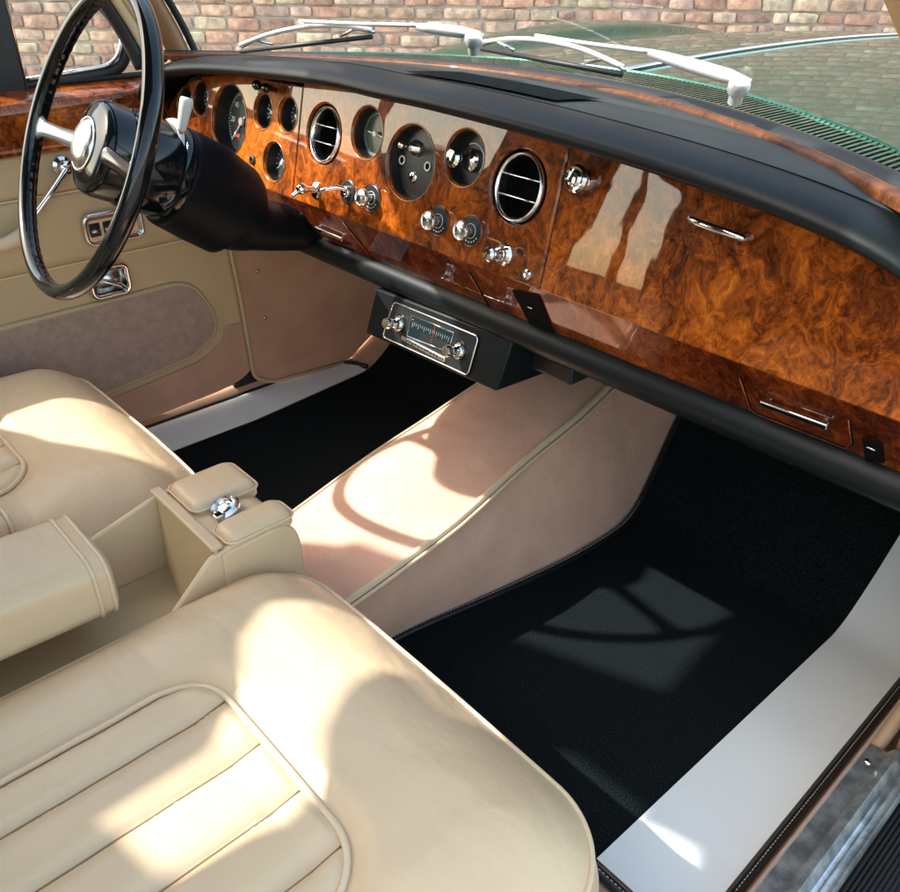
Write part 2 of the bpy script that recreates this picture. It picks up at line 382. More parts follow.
    # unseen sheets overhead, added and cut out to shape the sun patches
    bm=bmesh.new(); L=[(-.25,-1.97),(-.25,-1.43),(-.235,-1.34),(-.22,-1.30),(-.235,-1.25),(-.27,-1.22),(-.295,-1.17),(-.305,-1.125),(-.25,-1.128),(-.208,-1.122),(-.222,-1.080),(-.27,-1.092),(-.303,-1.104),(-.304,-1.088),(-.25,-1.01),(-.40,-.925),(-.42,-.71),(-.47,-.46),(-.52,-.25),(.27,-.25),(.27,-.6),(.24,-1.97)]
    prism(bm,[(x,y,1.2) for x,y in L],(0,0,.02)); link('sun_mask',bm,M['rubber'],root)
    bm=bmesh.new(); L=[(-.252,-1.97),(-.252,-1.43),(-.31,-1.44),(-.35,-1.45),(-.35,-1.34),(-.40,-1.26),(-.45,-1.23),(-.48,-1.18),(-.47,-1.12),(-.42,-1.085),(-.302,-1.083),(-.252,-1.02),(-.42,-.905),(-.60,-.975),(-.74,-1.03),(-.74,-1.97)]
    prism(bm,[(x,y,1.202) for x,y in L],(0,0,.02)); link('sun_mask_side',bm,M['rubber'],root)  # second added sheet, its edge cut to bound the seat's sun patch
    bm=bmesh.new(); prism(bm,[(-.74,-.83,.60),(-.70,-.90,.78),(-.70,-1.02,1.19),(-.70,-1.56,1.19),(-.74,-1.44,.60)],(-.02,0,0)); link('side_blocker',bm,M['rubber'],root,bevel=.004)  # unseen side sheet, added to shade the driver seat and bound the reflected opening
    bm=bmesh.new(); prism(bm,[(-.70,-1.5,1.0),(-.70,-1.5,1.19),(-.70,-1.97,1.19),(-.70,-1.97,1.0)],(-.02,0,0)); link('blocker_rail',bm,M['rubber'],root,bevel=.004)  # unseen bar, added as top edge of the opening reflected in the glovebox
    bm=bmesh.new(); prism(bm,[(-.71,-1.655,.60),(-.70,-1.63,1.0),(-.70,-1.655,1.0),(-.71,-1.69,.60)],(-.02,0,0)); link('reflection_divider',bm,M['brownp'],root)  # unseen bar, added to split the bright reflection on the glovebox
    bm=bmesh.new(); prism(bm,[(-.78,-.98,-.06),(-.78,-.98,.60),(-.78,-1.97,.58),(-.78,-1.97,-.06)],(-.03,0,0)); link('rear_side_trim',bm,M['vinyl'],root)
    bm=bmesh.new(); box(bm,(0,-1.98,.55),1.5,.02,1.3); link('rear_blocker',bm,M['rubber'],root)  # dark unseen wall, added to keep stray light out of the glovebox reflection
    # sill, right side
    bm=bmesh.new(); prof=[(.765,-.030),(.768,-.020),(.790,-.018),(.793,-.012),(.797,-.006),(.803,-.005),(.807,-.012),(.811,-.022),(.816,-.024),(.821,-.015),(.828,-.012),(.832,-.020),(.832,-.05)]
    def pf(u,v):
        i=v*(len(prof)-1); k=min(int(i),len(prof)-2); t=i-k; a,b=prof[k],prof[k+1]
        return Vector((a[0]*(1-t)+b[0]*t,-1.1+1.262*u,a[1]*(1-t)+b[1]*t))
    grid(bm,pf,20,len(prof)-1); sill=link('sill_plate',bm,M['sill'],root,angle=40)
    for y in(.128,-.22):
        bm=bmesh.new(); lathe(bm,(.779,y,-.019),(0,0,1),[(0,.0035),(.003,.003),(.0055,.001),(.006,-.002)],16); link('screw',bm,M['chrome'],sill)
    bm=bmesh.new()
    for k in range(26):
        x=.837+k*.0052; box(bm,(x,-.45,-.024-.0006*k),.0030,1.35,.006)
    box(bm,(.90,-.45,-.038),.136,1.35,.02)
    link('ribbed_tread',bm,M['rubber'],root,False)
    bm=bmesh.new(); box(bm,(.90,-.2,-.20),.20,2.6,.28); link('outer_sill',bm,M['green'],root,True,bevel=.02)
    bm=bmesh.new(); box(bm,(-.88,-.2,-.20),.14,2.6,.28); link('outer_sill',bm,M['green'],root,True,bevel=.02)
    # carpeted step beside the sill and hinge post
    bm=bmesh.new()
    grid(bm,lambda u,v:Vector((.752+.018*v,-1.1+1.9*u,ZF+.000+.056*min(1,v*1.1)+ (max(0,floorz(-1.1+1.9*u)-ZF)*(1-v)))),30,4)
    link('step_carpet',bm,M['tunnel'],root)
    bm=bmesh.new(); tube(bm,spline([(.775,.165,-.03),(.782,.22,.03),(.80,.28,.14),(.82,.30,.3)],5),[.0095]*16,12); link('post_piping',bm,M['tan'],root)
    bm=bmesh.new(); prism(bm,roundpoly([(.79,.20,-.06),(.79,.85,-.06),(.79,.85,.45),(.79,.12,.45),(.79,.25,.12)],.03),(.03,0,0)); link('kick_panel',bm,M['suede'],root,bevel=.004)
    bm=bmesh.new(); prism(bm,[(.835,.19,-.05),(.835,.9,-.05),(.835,.9,.66),(.835,-.02,.66),(.835,.02,.3)],(.03,0,0)); link('hinge_post',bm,M['rubber'],root,bevel=.004)
    bm=bmesh.new(); grid(bm,lambda u,v:Vector((-.775-.030*v,-1.1+1.9*u,ZF+.002+.026*min(1,v*1.6)+max(0,floorz(-1.1+1.9*u)-ZF)*(1-v))),30,4); link('step_carpet',bm,M['suede'],root)
    bm=bmesh.new(); box(bm,(-.818,-.3,-.062),.026,2.2,.02); link('door_aperture_seal',bm,M['rubber'],root)
    # left kick panel and door aperture
    bm=bmesh.new(); K=[(-.76,.108,.45),(-.76,.100,.332),(-.76,.112,.18),(-.76,.122,-.03),(-.76,.17,-.06),(-.76,.42,-.075),(-.76,.60,.05),(-.76,.70,.45)]
    prism(bm,roundpoly(K,.02),(-.02,0,0)); kp=link('kick_panel',bm,M['suede'],root,bevel=.003)
    bm=bmesh.new(); tube(bm,roundpoly([(-.757,.106,.45),(-.757,.098,.332),(-.757,.110,.18),(-.757,.119,-.03),(-.757,.17,-.062),(-.757,.42,-.078)],[0,.05,.05,.02,.03,0]),.005,8); link('piping',bm,M['vinyl'],kp)
    for (y,z) in((.165,.235),(.17,.115),(.25,.28)):
        bm=bmesh.new(); lathe(bm,(-.76,y,z),(1,0,0),[(0,.004),(.004,.003),(.005,0)],12); link('stud',bm,M['chrome_dull'],kp)
    bm=bmesh.new(); box(bm,(-.815,.13,.20),.05,.10,.6); link('door_aperture_seal',bm,M['rubber'],root,bevel=.004)
    bm=bmesh.new(); box(bm,(0,.86,.22),1.6,.03,.9); link('firewall',bm,M['mat'],root,False)
body()

# ------------------------------------------------------------------ wipers
def wiper(name_label,piv,elbow,tip,b0,b1,grp):
    root=thing('wiper',name_label,'wiper',group=grp)
    piv,elbow,tip,b0,b1=[Vector(p) for p in(piv,elbow,tip,b0,b1)]
    bm=bmesh.new(); lathe(bm,piv-Vector((0,0,.020)),(.30,-.35,1),[(.008,.004),(.008,.016),(.0110,.017),(.0122,.020),(.0122,.028),(.0108,.0315),(.005,.033),(0,.0332)],24); link('spindle',bm,M['chrome_wiper'],root,angle=40)
    bm=bmesh.new(); d=(elbow-piv); sd=d.cross(Vector((0,0,1))).normalized(); d=d.normalized()
    st=[(piv-d*.010,.0115,.004),(piv+d*.02,.0125,.008),(piv.lerp(elbow,.45),.0115,.008),(piv.lerp(elbow,.8),.0080,.007),(elbow,.0055,.005)]; prev=None
    for q,wd,ht in st:
        rg=[bm.verts.new(q+sd*wd*math.cos(2*PI*k/16)*1.0+Vector((0,0,.008+ht*math.sin(2*PI*k/16)))) for k in range(16)]
        if prev:
            for k in range(16): bm.faces.new((prev[k],prev[(k+1)%16],rg[(k+1)%16],rg[k]))
        else: bm.faces.new(rg)
        prev=rg
    bm.faces.new(prev); link('arm_head',bm,M['chrome_wiper'],root)
    bm=bmesh.new(); tube(bm,spline([elbow+Vector((0,0,.010)),elbow.lerp(tip,.5)+Vector((0,0,.008)),tip+Vector((0,0,.008))],6),.0030,8); link('arm',bm,M['chrome_wiper'],root)
    bm=bmesh.new(); mid=(b0+b1)/2
    L=[b0+Vector((0,0,.004)),b0.lerp(b1,.25)+Vector((0,0,.016)),mid+Vector((0,0,.019)),b0.lerp(b1,.75)+Vector((0,0,.015)),b1+Vector((0,0,.004))]
    tube(bm,spline(L,6),.0036,8); bl=link('blade_bridge',bm,M['chrome_wiper'],root)
    for t in(.12,.88):
        bm=bmesh.new(); c=b0.lerp(b1,t); tube(bm,[c-(b1-b0)*.14+Vector((0,0,.001)),c+Vector((0,0,.009)),c+(b1-b0)*.11+Vector((0,0,.001))],.0028,6); link('yoke',bm,M['chrome'],bl)
    bm=bmesh.new(); tube(bm,[b0-Vector((0,0,.005)),b1-Vector((0,0,.005))],.0038,6); link('wiper_rubber',bm,M['rubber'],bl)
def g(u,v,z): return at(u,v,2,z)
wiper('white-bright chrome wiper nearest the camera, its wide arm root standing on the slotted cowl',g(737,87,.765),g(650,60,.775),g(535,42,.782),g(622,70,.768),g(482,45,.768),'windscreen wipers')
wiper('chrome wiper farther away, its blade arching over the far end of the dashboard',g(474,40,.785),g(418,33,.790),g(300,27,.787),g(372,33,.783),g(240,48,.752),'windscreen wipers')

# ------------------------------------------------------------------ dashboard
def text_mesh(s,size,o,X,Y,n,mat,parent,name='lettering',align='CENTER',depth=.0003):
    cu=bpy.data.curves.new('t','FONT'); cu.body=s; cu.size=size; cu.align_x=align; cu.align_y='CENTER'; cu.extrude=depth; cu.resolution_u=3
    t=bpy.data.objects.new('t',cu); COL.objects.link(t); dg=bpy.context.evaluated_depsgraph_get(); me=bpy.data.meshes.new_from_object(t.evaluated_get(dg))
    bpy.data.objects.remove(t); bpy.data.curves.remove(cu)
    mm=Matrix(((X.x,Y.x,n.x,o.x),(X.y,Y.y,n.y,o.y),(X.z,Y.z,n.z,o.z),(0,0,0,1))); me.transform(mm)
    me.materials.clear(); me.materials.append(mat); ob=bpy.data.objects.new(name,me); COL.objects.link(ob); ob.parent=parent; return ob
def P2(u,v,o=0): return onpl(u,v,Vector((0,0,ZD))+DN*o,DN)
def dashboard():
    root=thing('dashboard','burl walnut dashboard under a thick black padded hood, full of round gauges and chrome knobs','dashboard')
    # hood roll
    half=[(.768,.42),(.770,.50),(.768,.56),(.755,.612),(.715,.652),(.64,.680),(.5,.700),(.3,.714),(.12,.721)]
    path=spline([Vector((x,0,z)) for x,z in half]+[Vector((0,0,.722))]+[Vector((-x,0,z+ .003)) for x,z in half[::-1]],8)
    sec=[(.002,.03),(.0,-.010),(.0,-.036),(.002,-.050),(.008,-.0575),(.015,-.0565),(.0205,-.048),(.0245,-.033),(.0265,-.014),(.0268,.0)]
    bm=bmesh.new(); rows=[]; ends=[]
    for i,p in enumerate(path):
        t=(path[min(i+1,len(path)-1)]-path[max(i-1,0)]).normalized(); n=Vector((t.z,0,-t.x)); 
        if n.dot(Vector((p.x*.3,0,.6)))<0: n=-n
        rows.append([bm.verts.new(p+n*a+Vector((0,y+(p.z-ZD)*TT*.0,0))) for a,y in sec])
    for i in range(len(rows)-1):
        for j in range(len(sec)-1): bm.faces.new((rows[i][j],rows[i+1][j],rows[i+1][j+1],rows[i][j+1]))
    # end returns going forward down each side
    for s in(0,-1):
        pass
    link('hood_roll',bm,M['pad'],root)
    bm=bmesh.new(); st=[]
    for i,p in enumerate(path):
        t=(path[min(i+1,len(path)-1)]-path[max(i-1,0)]).normalized(); n=Vector((t.z,0,-t.x))
        if n.dot(Vector((p.x*.3,0,.6)))<0: n=-n
        e=p+n*.0268
        if p.z>.60: st.append(e)
    st.sort(key=lambda q:q.x)
    def tf(u,v):
        f=u*(len(st)-1); k=min(int(f),len(st)-2); q0=st[k].lerp(st[k+1],f-k); x=q0.x
        y1=max(ytrim(x)-.004,.016); p1=Vector((x,y1,min(.7245-.02*x*x,q0.z-.0005))); q=q0.lerp(p1,v); q.z+=.0035*math.sin(PI*v)*(1-v); return q
    def tfx(x,y):
        lo,hi=0,1
        for _ in range(20):
            mid=(lo+hi)/2
            if tf(mid,0).x<x: lo=mid
            else: hi=mid
        e=tf(lo,1).y; return tf(lo,max(0,min(1,y/e)))
    grid(bm,tf,140,14); link('dash_top',bm,M['padtop'],root)
    bm=bmesh.new(); tube(bm,[tf(k/100,.02)+Vector((0,0,-.0002)) for k in range(4,97)],.0011,6); link('dash_top_seam',bm,M['void'],root)
    bm=bmesh.new(); 
    def sf(u,v):
        x=-.02+.262*u; y=(.012+.010*u)+(.108-.02*u)*v; q=tfx(x+.0*v,y); return q+Vector((0,0,.0028))
    grid(bm,sf,30,14); link('speaker_cover',bm,M['mesh'],root)
    # walnut capping rail along the glass
    bm=bmesh.new(); prof=[(-.0085,-.004),(-.008,.005),(-.005,.0075),(.004,.0082),(.0085,.005),(.009,-.004)]
    def cf(u,v):
        x=-.70+1.40*u; i=v*5; k=min(int(i),4); t=i-k; a,b=prof[k],prof[k+1]; dy=-1.2*x; l=math.hypot(1,dy); nx,ny=-dy/l,1/l
        o=a[0]*(1-t)+b[0]*t; return Vector((x+nx*o,ytrim(x)+ny*o,.7225-.02*x*x+a[1]*(1-t)+b[1]*t))
    grid(bm,cf,70,10); link('capping_rail',bm,M['trimwood'],root)
    # backing
    bm=bmesh.new(); prism(bm,[D(-.75,.08,-.035),D(.75,.08,-.035),D(.75,-.15,-.035),D(-.75,-.15,-.035)],-DN*.02); link('backing',bm,M['void'],root,False)
    X=XA; Y=DU
    G=dict(speedo=(-.499,-.011,.061),gauge_a=(-.388,.018,.030),gauge_b=(-.314,.022,.029),gauge_c=(-.343,-.057,.033),edge_a=(-.608,.013,.031),edge_b=(-.664,-.006,.032),
           v1=(-.209,.007,.048),clock=(-.102,.025,.038),mid=(.002,0,.052),sw=(.107,.024,.037),v2=(.208,.006,.0485))
    def hole(k): x,t,r=G[k]; return circ(D(x,t),r,X,Y,56)
    HP=[(.5,.062),(.60,.047),(.66,.030),(.70,.008),(.735,-.03),(.752,-.07),(.757,-.104)]
    def outer(x0,x1,t0,t1,r=.003):
        if x1>.7: return [D(x0,t0),D(.757,t0)]+[D(a,b) for a,b in HP[::-1][1:]]+[D(x0,.068)]
        if x0<-.7: return [D(x1,t0),D(x1,.068)]+[D(-a,b+.003) for a,b in HP]
        return roundpoly([D(x0,t0),D(x1,t0),D(x1,t1),D(x0,t1)],r,3)
    bm=bmesh.new(); holed(bm,outer(-.745,-.2795,-.104,.085),[hole(k) for k in('speedo','gauge_a','gauge_b','gauge_c','edge_a','edge_b')],DN,.006,.0013); link('instrument_fascia',bm,M['burl'],root,angle=18)
    bm=bmesh.new(); holed(bm,outer(-.2745,.2725,-.104,.085),[hole(k) for k in('v1','clock','mid','sw','v2')],DN,.006,.0013); link('centre_fascia',bm,M['burl'],root,angle=18)
    bm=bmesh.new(); holed(bm,outer(.2785,.745,-.104,.085),[],DN,.014,.0016); gb=link('glovebox_lid',bm,M['burl'],root,angle=18)
    # gauge bowls and dials
    def bowl(k,depth=.026,m='dial',ring=True):
        x,t,r=G[k]; c=D(x,t); bm=bmesh.new()
        lathe(bm,c,-DN,[(r-.0022,.0045),(r-.004,depth-.004),(r-.005,depth)],56,mi=0)
        lathe(bm,c-DN*depth,DN,[(0,0),(r-.004,0)],56,mi=1)
        o=link('gauge',bm,[M['satin'],M[m]],root,angle=40)
        if ring:
            bm=bmesh.new(); tube(bm,circ(c+DN*.0002,r+.0002,X,Y,64),.0009,8,closed=True); link('lip_highlight',bm,M['lip_highlight'],o)  # thin ring standing in for the bright highlight on the hole's lip
        return o,c-DN*depth,r-.006
    def needle(o,c,r,ang,col='mark',w=.0016,tail=.25):
        a=R(ang); d=X*math.cos(a)+Y*math.sin(a); bm=bmesh.new(); s=d.cross(DN)
        prism(bm,[c+s*w-d*r*tail,c-s*w-d*r*tail,c-s*w*.4+d*r*.8,c+s*w*.4+d*r*.8],DN*.0008); 
        lathe(bm,c,DN,[(0,.004),(r*.12,.0038),(r*.14,0)],20); bmesh.ops.translate(bm,verts=bm.verts,vec=DN*.003); link('needle',bm,M[col],o,False)
    def ticks(o,c,r,a0,a1,n,ln=.12,w=.0006,col='mark',r1=.93):
        bm=bmesh.new()
        for k in range(n):
            a=R(a0+(a1-a0)*k/(n-1)); d=X*math.cos(a)+Y*math.sin(a); s=d.cross(DN); l=ln*(1.6 if k%5==0 else 1)
            prism(bm,[c+s*w+d*r*(r1-l),c-s*w+d*r*(r1-l),c-s*w+d*r*r1,c+s*w+d*r*r1],DN*.0006)
        link('dial_marks',bm,M[col],o,False)
    o,c,r=bowl('speedo',.030); ticks(o,c,r,225,-45,49,.06,.0007); 
    for k,s in enumerate(['0','20','40','60','80','100','120']):
        a=R(225-45*k); text_mesh(s,.014,c+(X*math.cos(a)+Y*math.sin(a))*r*.66+DN*.0008,X,Y,DN,M['mark'],o,'numeral')
    for (dx,dy) in((-.014,-.010),(-.014,-.026)):
        bm=bmesh.new(); box(bm,c+X*dx+Y*dy+DN*.001,.011,.006,.001,(X,Y,DN)); link('warning_mark',bm,M['red'],o,False)
    needle(o,c,r,228)
    bm=bmesh.new(); prism(bm,[c+X*a+Y*b+DN*.0006 for a,b in rrect(.034,.014,.003)],DN*.0012); link('odometer',bm,M['satin'],o)
    for k,(a0,nd,tx) in dict(gauge_a=(200,160,['C','H']),gauge_b=(200,60,['-','+']),gauge_c=(230,300,['F','E']),edge_a=(200,120,None),edge_b=(200,90,None)).items():
        o,c,r=bowl(k,.022); ticks(o,c,r,210,-30,13,.14,.0008); needle(o,c,r,nd,w=.0011)
        if tx:
            for s,q in zip(tx,(205,-25)):
                a=R(q); text_mesh(s,.011,c+(X*math.cos(a)+Y*math.sin(a))*r*.55+DN*.0008,X,Y,DN,M['mark'],o,'numeral')
    o,c,r=bowl('clock',.020,'glassd'); ticks(o,c,r,90,-270,61,.05,.0004); needle(o,c,r,-8,w=.0014); needle(o,c,r*.75,176,w=.0016)
    # switch plate in the middle hole
    o,c,r=bowl('mid',.018,'satin')
    def lever(u,v,base,parent=o):
        b=P2(*base,-.018); tip=P2(u,v,.012); bm=bmesh.new(); lathe(bm,b,DN,[(.011,0),(.011,.004),(.007,.006),(.006,.014),(0,.015)],20); tube(bm,[b+DN*.01,tip],.0025,8); 
        lathe(bm,tip-DN*.006,DN,[(0,0),(.0045,.002),(.0055,.006),(.004,.011),(0,.012)],16); link('switch_lever',bm,M['chrome'],parent)
    lever(402,145,(417,148))
    for (u,v) in((402.5,160),(428,166.5)):
        q=P2(u,v,-.018); bm=bmesh.new(); tube(bm,circ(q+DN*.001,.0055,X,Y,24),.0012,6,closed=True); link('lamp_ring',bm,M['mark'],o)
        bm=bmesh.new(); lathe(bm,q,DN,[(0,.002),(.0045,.001),(.005,0)],16); link('lamp_lens',bm,M['void'],o)
    q=P2(413,177,-.018); bm=bmesh.new(); lathe(bm,q,DN,[(0,.003),(.005,.003),(.0075,.002),(.0085,0)],24); link('key_lock',bm,M['chrome'],o); bm=bmesh.new(); box(bm,q+DN*.0032,.0018,.009,.001,(X,Y,DN)); link('key_slot',bm,M['void'],o,False)
    o,c,r=bowl('sw',.020,'satin')
    def knob(base,tipuv,plate=.019,kr=.0125,h=.022,par=root,black=True,stepped=False):
        b=P2(*base); o2=None; bm=bmesh.new()
        if black:
            lathe(bm,b,DN,[(plate,-.002),(plate,.001),(plate-.0015,.002),(0,.002)],36); o2=link('switch_plate',bm,M['satin'],par,angle=30)
            bm=bmesh.new(); tube(bm,circ(b+DN*.0022,.0095,X,Y,32),.0004,5,closed=True); link('plate_ring',bm,M['mark'],o2)
            bm=bmesh.new()
            for k in range(7):
                a=R(210+20*k); dd=X*math.cos(a)+Y*math.sin(a); box(bm,b+dd*.0145+DN*.0022,.0022,.0016,.0004,(dd.cross(DN),dd,DN))
            link('plate_lettering',bm,M['mark'],o2,False)
            bm=bmesh.new(); tube(bm,circ(b+DN*.0006,plate+.0012,X,Y,40),.0013,6,closed=True); link('plate_rim',bm,M['burl2'],o2)
        par=o2 or par; bm=bmesh.new()
        lathe(bm,b,DN,[(.0055,0),(.0055,h*.45),(kr*.62,h*.5),(kr*.92,h*.66),(kr*1.05,h*.86),(kr*1.05,h*.95),(kr*.96,h+.001),(kr*.88,h-.0002),(kr*.5,h+.0022),(0,h+.003)],28)
        link('knob',bm,M['chrome_soft'],par,angle=35); return par
    q=P2(473,160,-.020); bm=bmesh.new(); lathe(bm,q,DN,[(.0155,0),(.0150,.006),(.011,.008),(.008,.010),(.005,.018),(.005,.026),(.009,.029),(.0125,.034),(.0125,.038),(.009,.042),(0,.043)],28); link('knob',bm,M['chrome'],o,angle=40)
    bm=bmesh.new(); tube(bm,[q+(X*math.cos(R(a))+Y*math.sin(R(a)))*.021+DN*.001 for a in range(-40,130,10)],.0009,6); link('dial_arc',bm,M['mark'],o)
    knob((439,221),(430,218)); knob((471.5,231),(462,229)); knob((372,198),(363,196))
    # ring lever switch
    b=P2(348,192); bm=bmesh.new(); lathe(bm,b,DN,[(.018,-.002),(.018,.001),(.0165,.002),(0,.002)],36); sp=link('switch_plate',bm,M['satin'],root,angle=30)
    bm=bmesh.new(); lathe(bm,b,DN,[(.009,0),(.009,.006),(.0075,.008),(.004,.006),(0,.006)],24); e=b+DN*.022+Y*.003; tube(bm,spline([b+DN*.006+Y*.004,b+DN*.018+Y*.005-X*.006,b+DN*.03-X*.014,b+DN*.036-X*.022-Y*.004],5),[.0035]*8+[.003]*4+[.0025]*3+[.002],10); link('switch_lever',bm,M['chrome'],sp)
    b=P2(316.5,190); bm=bmesh.new(); lathe(bm,b,DN,[(.013,0),(.013,.003),(.010,.005),(.006,.006),(.005,.014),(.0055,.022),(.008,.024),(.009,.029),(.0075,.034),(.004,.037),(0,.038)],28); tube(bm,[b+DN*.03,b+DN*.042-X*.004-Y*.012],[.004,.003],10); link('ignition_handle',bm,M['chrome'],root,angle=40)
    b=P2(504.4,254.4); bm=bmesh.new(); lathe(bm,b,DN,[(.0145,0),(.0145,.002),(.0125,.004),(.0095,.0035),(.0085,.010),(.0078,.0105),(.0078,.014),(.006,.0145),(.005,.022),(.0085,.025),(.0095,.030),(.007,.033),(0,.0335)],32); link('cigar_lighter',bm,M['chrome'],root,angle=40)
    b=P2(528,274.8); bm=bmesh.new(); lathe(bm,b,DN,[(.0068,0),(.0065,.003),(.0045,.004),(.0025,.002),(0,.002)],24); link('socket',bm,M['chrome'],root,angle=40)
    b=P2(253,160); bm=bmesh.new(); lathe(bm,b,DN,[(.008,0),(.0078,.003),(.005,.004),(.003,.001),(0,.001)],24); link('warning_lamp',bm,M['satin'],root,angle=40)
    # map lamp knobs hanging just under the hood, left
    for (u,v) in((262,86),(271,89)):
        q=P2(u,v,.01); bm=bmesh.new(); lathe(bm,q,DN,[(.004,-.01),(.004,.004),(.0075,.006),(.008,.012),(.005,.016),(0,.0165)],18); link('map_lamp_knob',bm,M['black'],root)
    # vents
    for k in('v1','v2'):
        x,t,r=G[k]; c=D(x,t); bm=bmesh.new(); lathe(bm,c,-DN,[(r-.002,.008),(r-.004,.020),(.038,.024),(.034,.05),(0,.05)],56); o=link('air_vent',bm,M['void'],root)
        n2=(DN+X*-.10+Y*.05).normalized(); Xv=(X-n2*X.dot(n2)).normalized(); Yv=n2.cross(Xv); 
        if Yv.dot(Y)<0: Yv=-Yv
        bm=bmesh.new(); cc=c-DN*.004
        for (ra,off) in((.0395,.0),):
            pr=[(.0370,-.012),(.0378,.000),(.0390,.0035),(.0408,.0042),(.0424,.0028),(.0430,-.002),(.0425,-.012)]
            lathe(bm,cc,n2,pr,64)
        link('vent_ring',bm,M['chrome_soft'],o,angle=60)
        bm=bmesh.new(); lathe(bm,cc,n2,[(.0475,-.012),(.0465,-.008),(.0435,-.008),(.0425,-.014)],56); link('vent_collar',bm,M['black'],o)
        for dy in(.0125,-.0125):
            hw=math.sqrt(.0378**2-dy**2); bm=bmesh.new(); tube(bm,[cc+Xv*(hw*s)+Yv*dy+n2*(.0+.004*(1-s*s)) for s in(-1,-.5,0,.5,1)],.0011,8); link('vent_bar',bm,M['chrome'],o)
            bm=bmesh.new(); box(bm,cc+Yv*dy-n2*.014,hw*1.96,.0015,.022,(Xv,(Yv+n2*.1).normalized(),n2)); link('vent_blade',bm,M['black'],o,False)
    # glovebox lock and handle
    b=P2(589,180); bm=bmesh.new(); lathe(bm,b,DN,[(.0125,0),(.012,.012),(.0105,.014),(.0105,.019),(.0155,.021),(.0158,.0255),(.013,.029),(.010,.028),(.007,.031),(0,.032)],32); lk=link('lock_button',bm,M['chrome'],gb,angle=35)
    a,b=P2(694,219,.0),P2(747,238,.0); bm=bmesh.new(); d=(b-a).normalized()
    tube(bm,spline([a,a+d*.004+DN*.010,a.lerp(b,.5)+DN*.013,b-d*.004+DN*.010,b],5),[.0042]*21,10); link('pull_handle',bm,M['chrome'],gb)
    # lower strip, receding
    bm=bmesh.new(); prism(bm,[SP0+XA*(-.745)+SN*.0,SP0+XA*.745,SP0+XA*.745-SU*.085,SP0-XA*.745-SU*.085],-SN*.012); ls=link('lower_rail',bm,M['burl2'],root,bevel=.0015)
    def groove(pts,r=.0011,nm='drawer_seam',mt='void'):
        bm=bmesh.new(); tube(bm,[S(*p,.0002) for p in pts],r,6); link(nm,bm,M[mt],ls)
        bm=bmesh.new(); tube(bm,[S(p[0]-1.1,p[1]+.3,.0004) for p in pts],r*.8,6); link('drawer_lip',bm,M['burl'],ls)
    groove([(741,378),(748,398),(751,408),(757,413),(842,446),(848,447),(853,443),(850,420)]); 
    groove([(302,212),(326,256)]); groove([(344,222),(380,266)]); groove([(470,272),(494,314)]); groove([(378,262),(420,278),(494,310)],.0007)
    for (a,b) in(((764,399),(831,423)),((318,226),(345,237))):
        A,B=S(*a,0),S(*b,0); d=(B-A).normalized(); bm=bmesh.new(); up=d.cross(SN).normalized()
        box(bm,(A+B)/2+SN*.005,(B-A).length,.0075,.006,(d,up,SN)); 
        for e in(A+d*.006,B-d*.006): box(bm,e+SN*.002,.006,.005,.005,(d,up,SN))
        link('drawer_handle',bm,M['chrome'],ls,bevel=.0012)
    for q in(((513,289),(539,295),(558,340),(538,337)),((863,437),(883,442),(885,462),(866,457))):
        bm=bmesh.new(); prism(bm,[S(*p,.0003) for p in q],SN*.0025); sw=link('rocker_switch',bm,M['void'],ls,bevel=.0006)
        c=sum((S(*p,.003) for p in q),Vector())/4; tp=(S(*q[0],.003)+S(*q[1],.003))/2; bm=bmesh.new(); box(bm,c.lerp(tp,.45)+SN*.002,.009,.0016,.002,(XA,SU,SN)); link('switch_tab',bm,M['chrome_dull'],sw)
    # lower padded roll and underside
    bm=bmesh.new(); n=60
    def rf(u,v):
        x=-.77+1.54*u; a=-.3+v*2*PI*.80; e=.026; cy,cz=.010,.447
        return Vector((x,cy-e*math.cos(a-.9)*1.05,cz+e*math.sin(a-.9)*-1))
    tube(bm,[(-.775+1.55*k/n,.014,.449) for k in range(n+1)],.0215,24); link('lower_roll',bm,M['pad'],root)
    bm=bmesh.new(); grid(bm,lambda u,v:Vector((-.775+1.55*u,.012+.42*v,.424-.05*math.sin(PI*.5*v))),20,10); link('under_panel',bm,M['satin'],root)
dashboard()

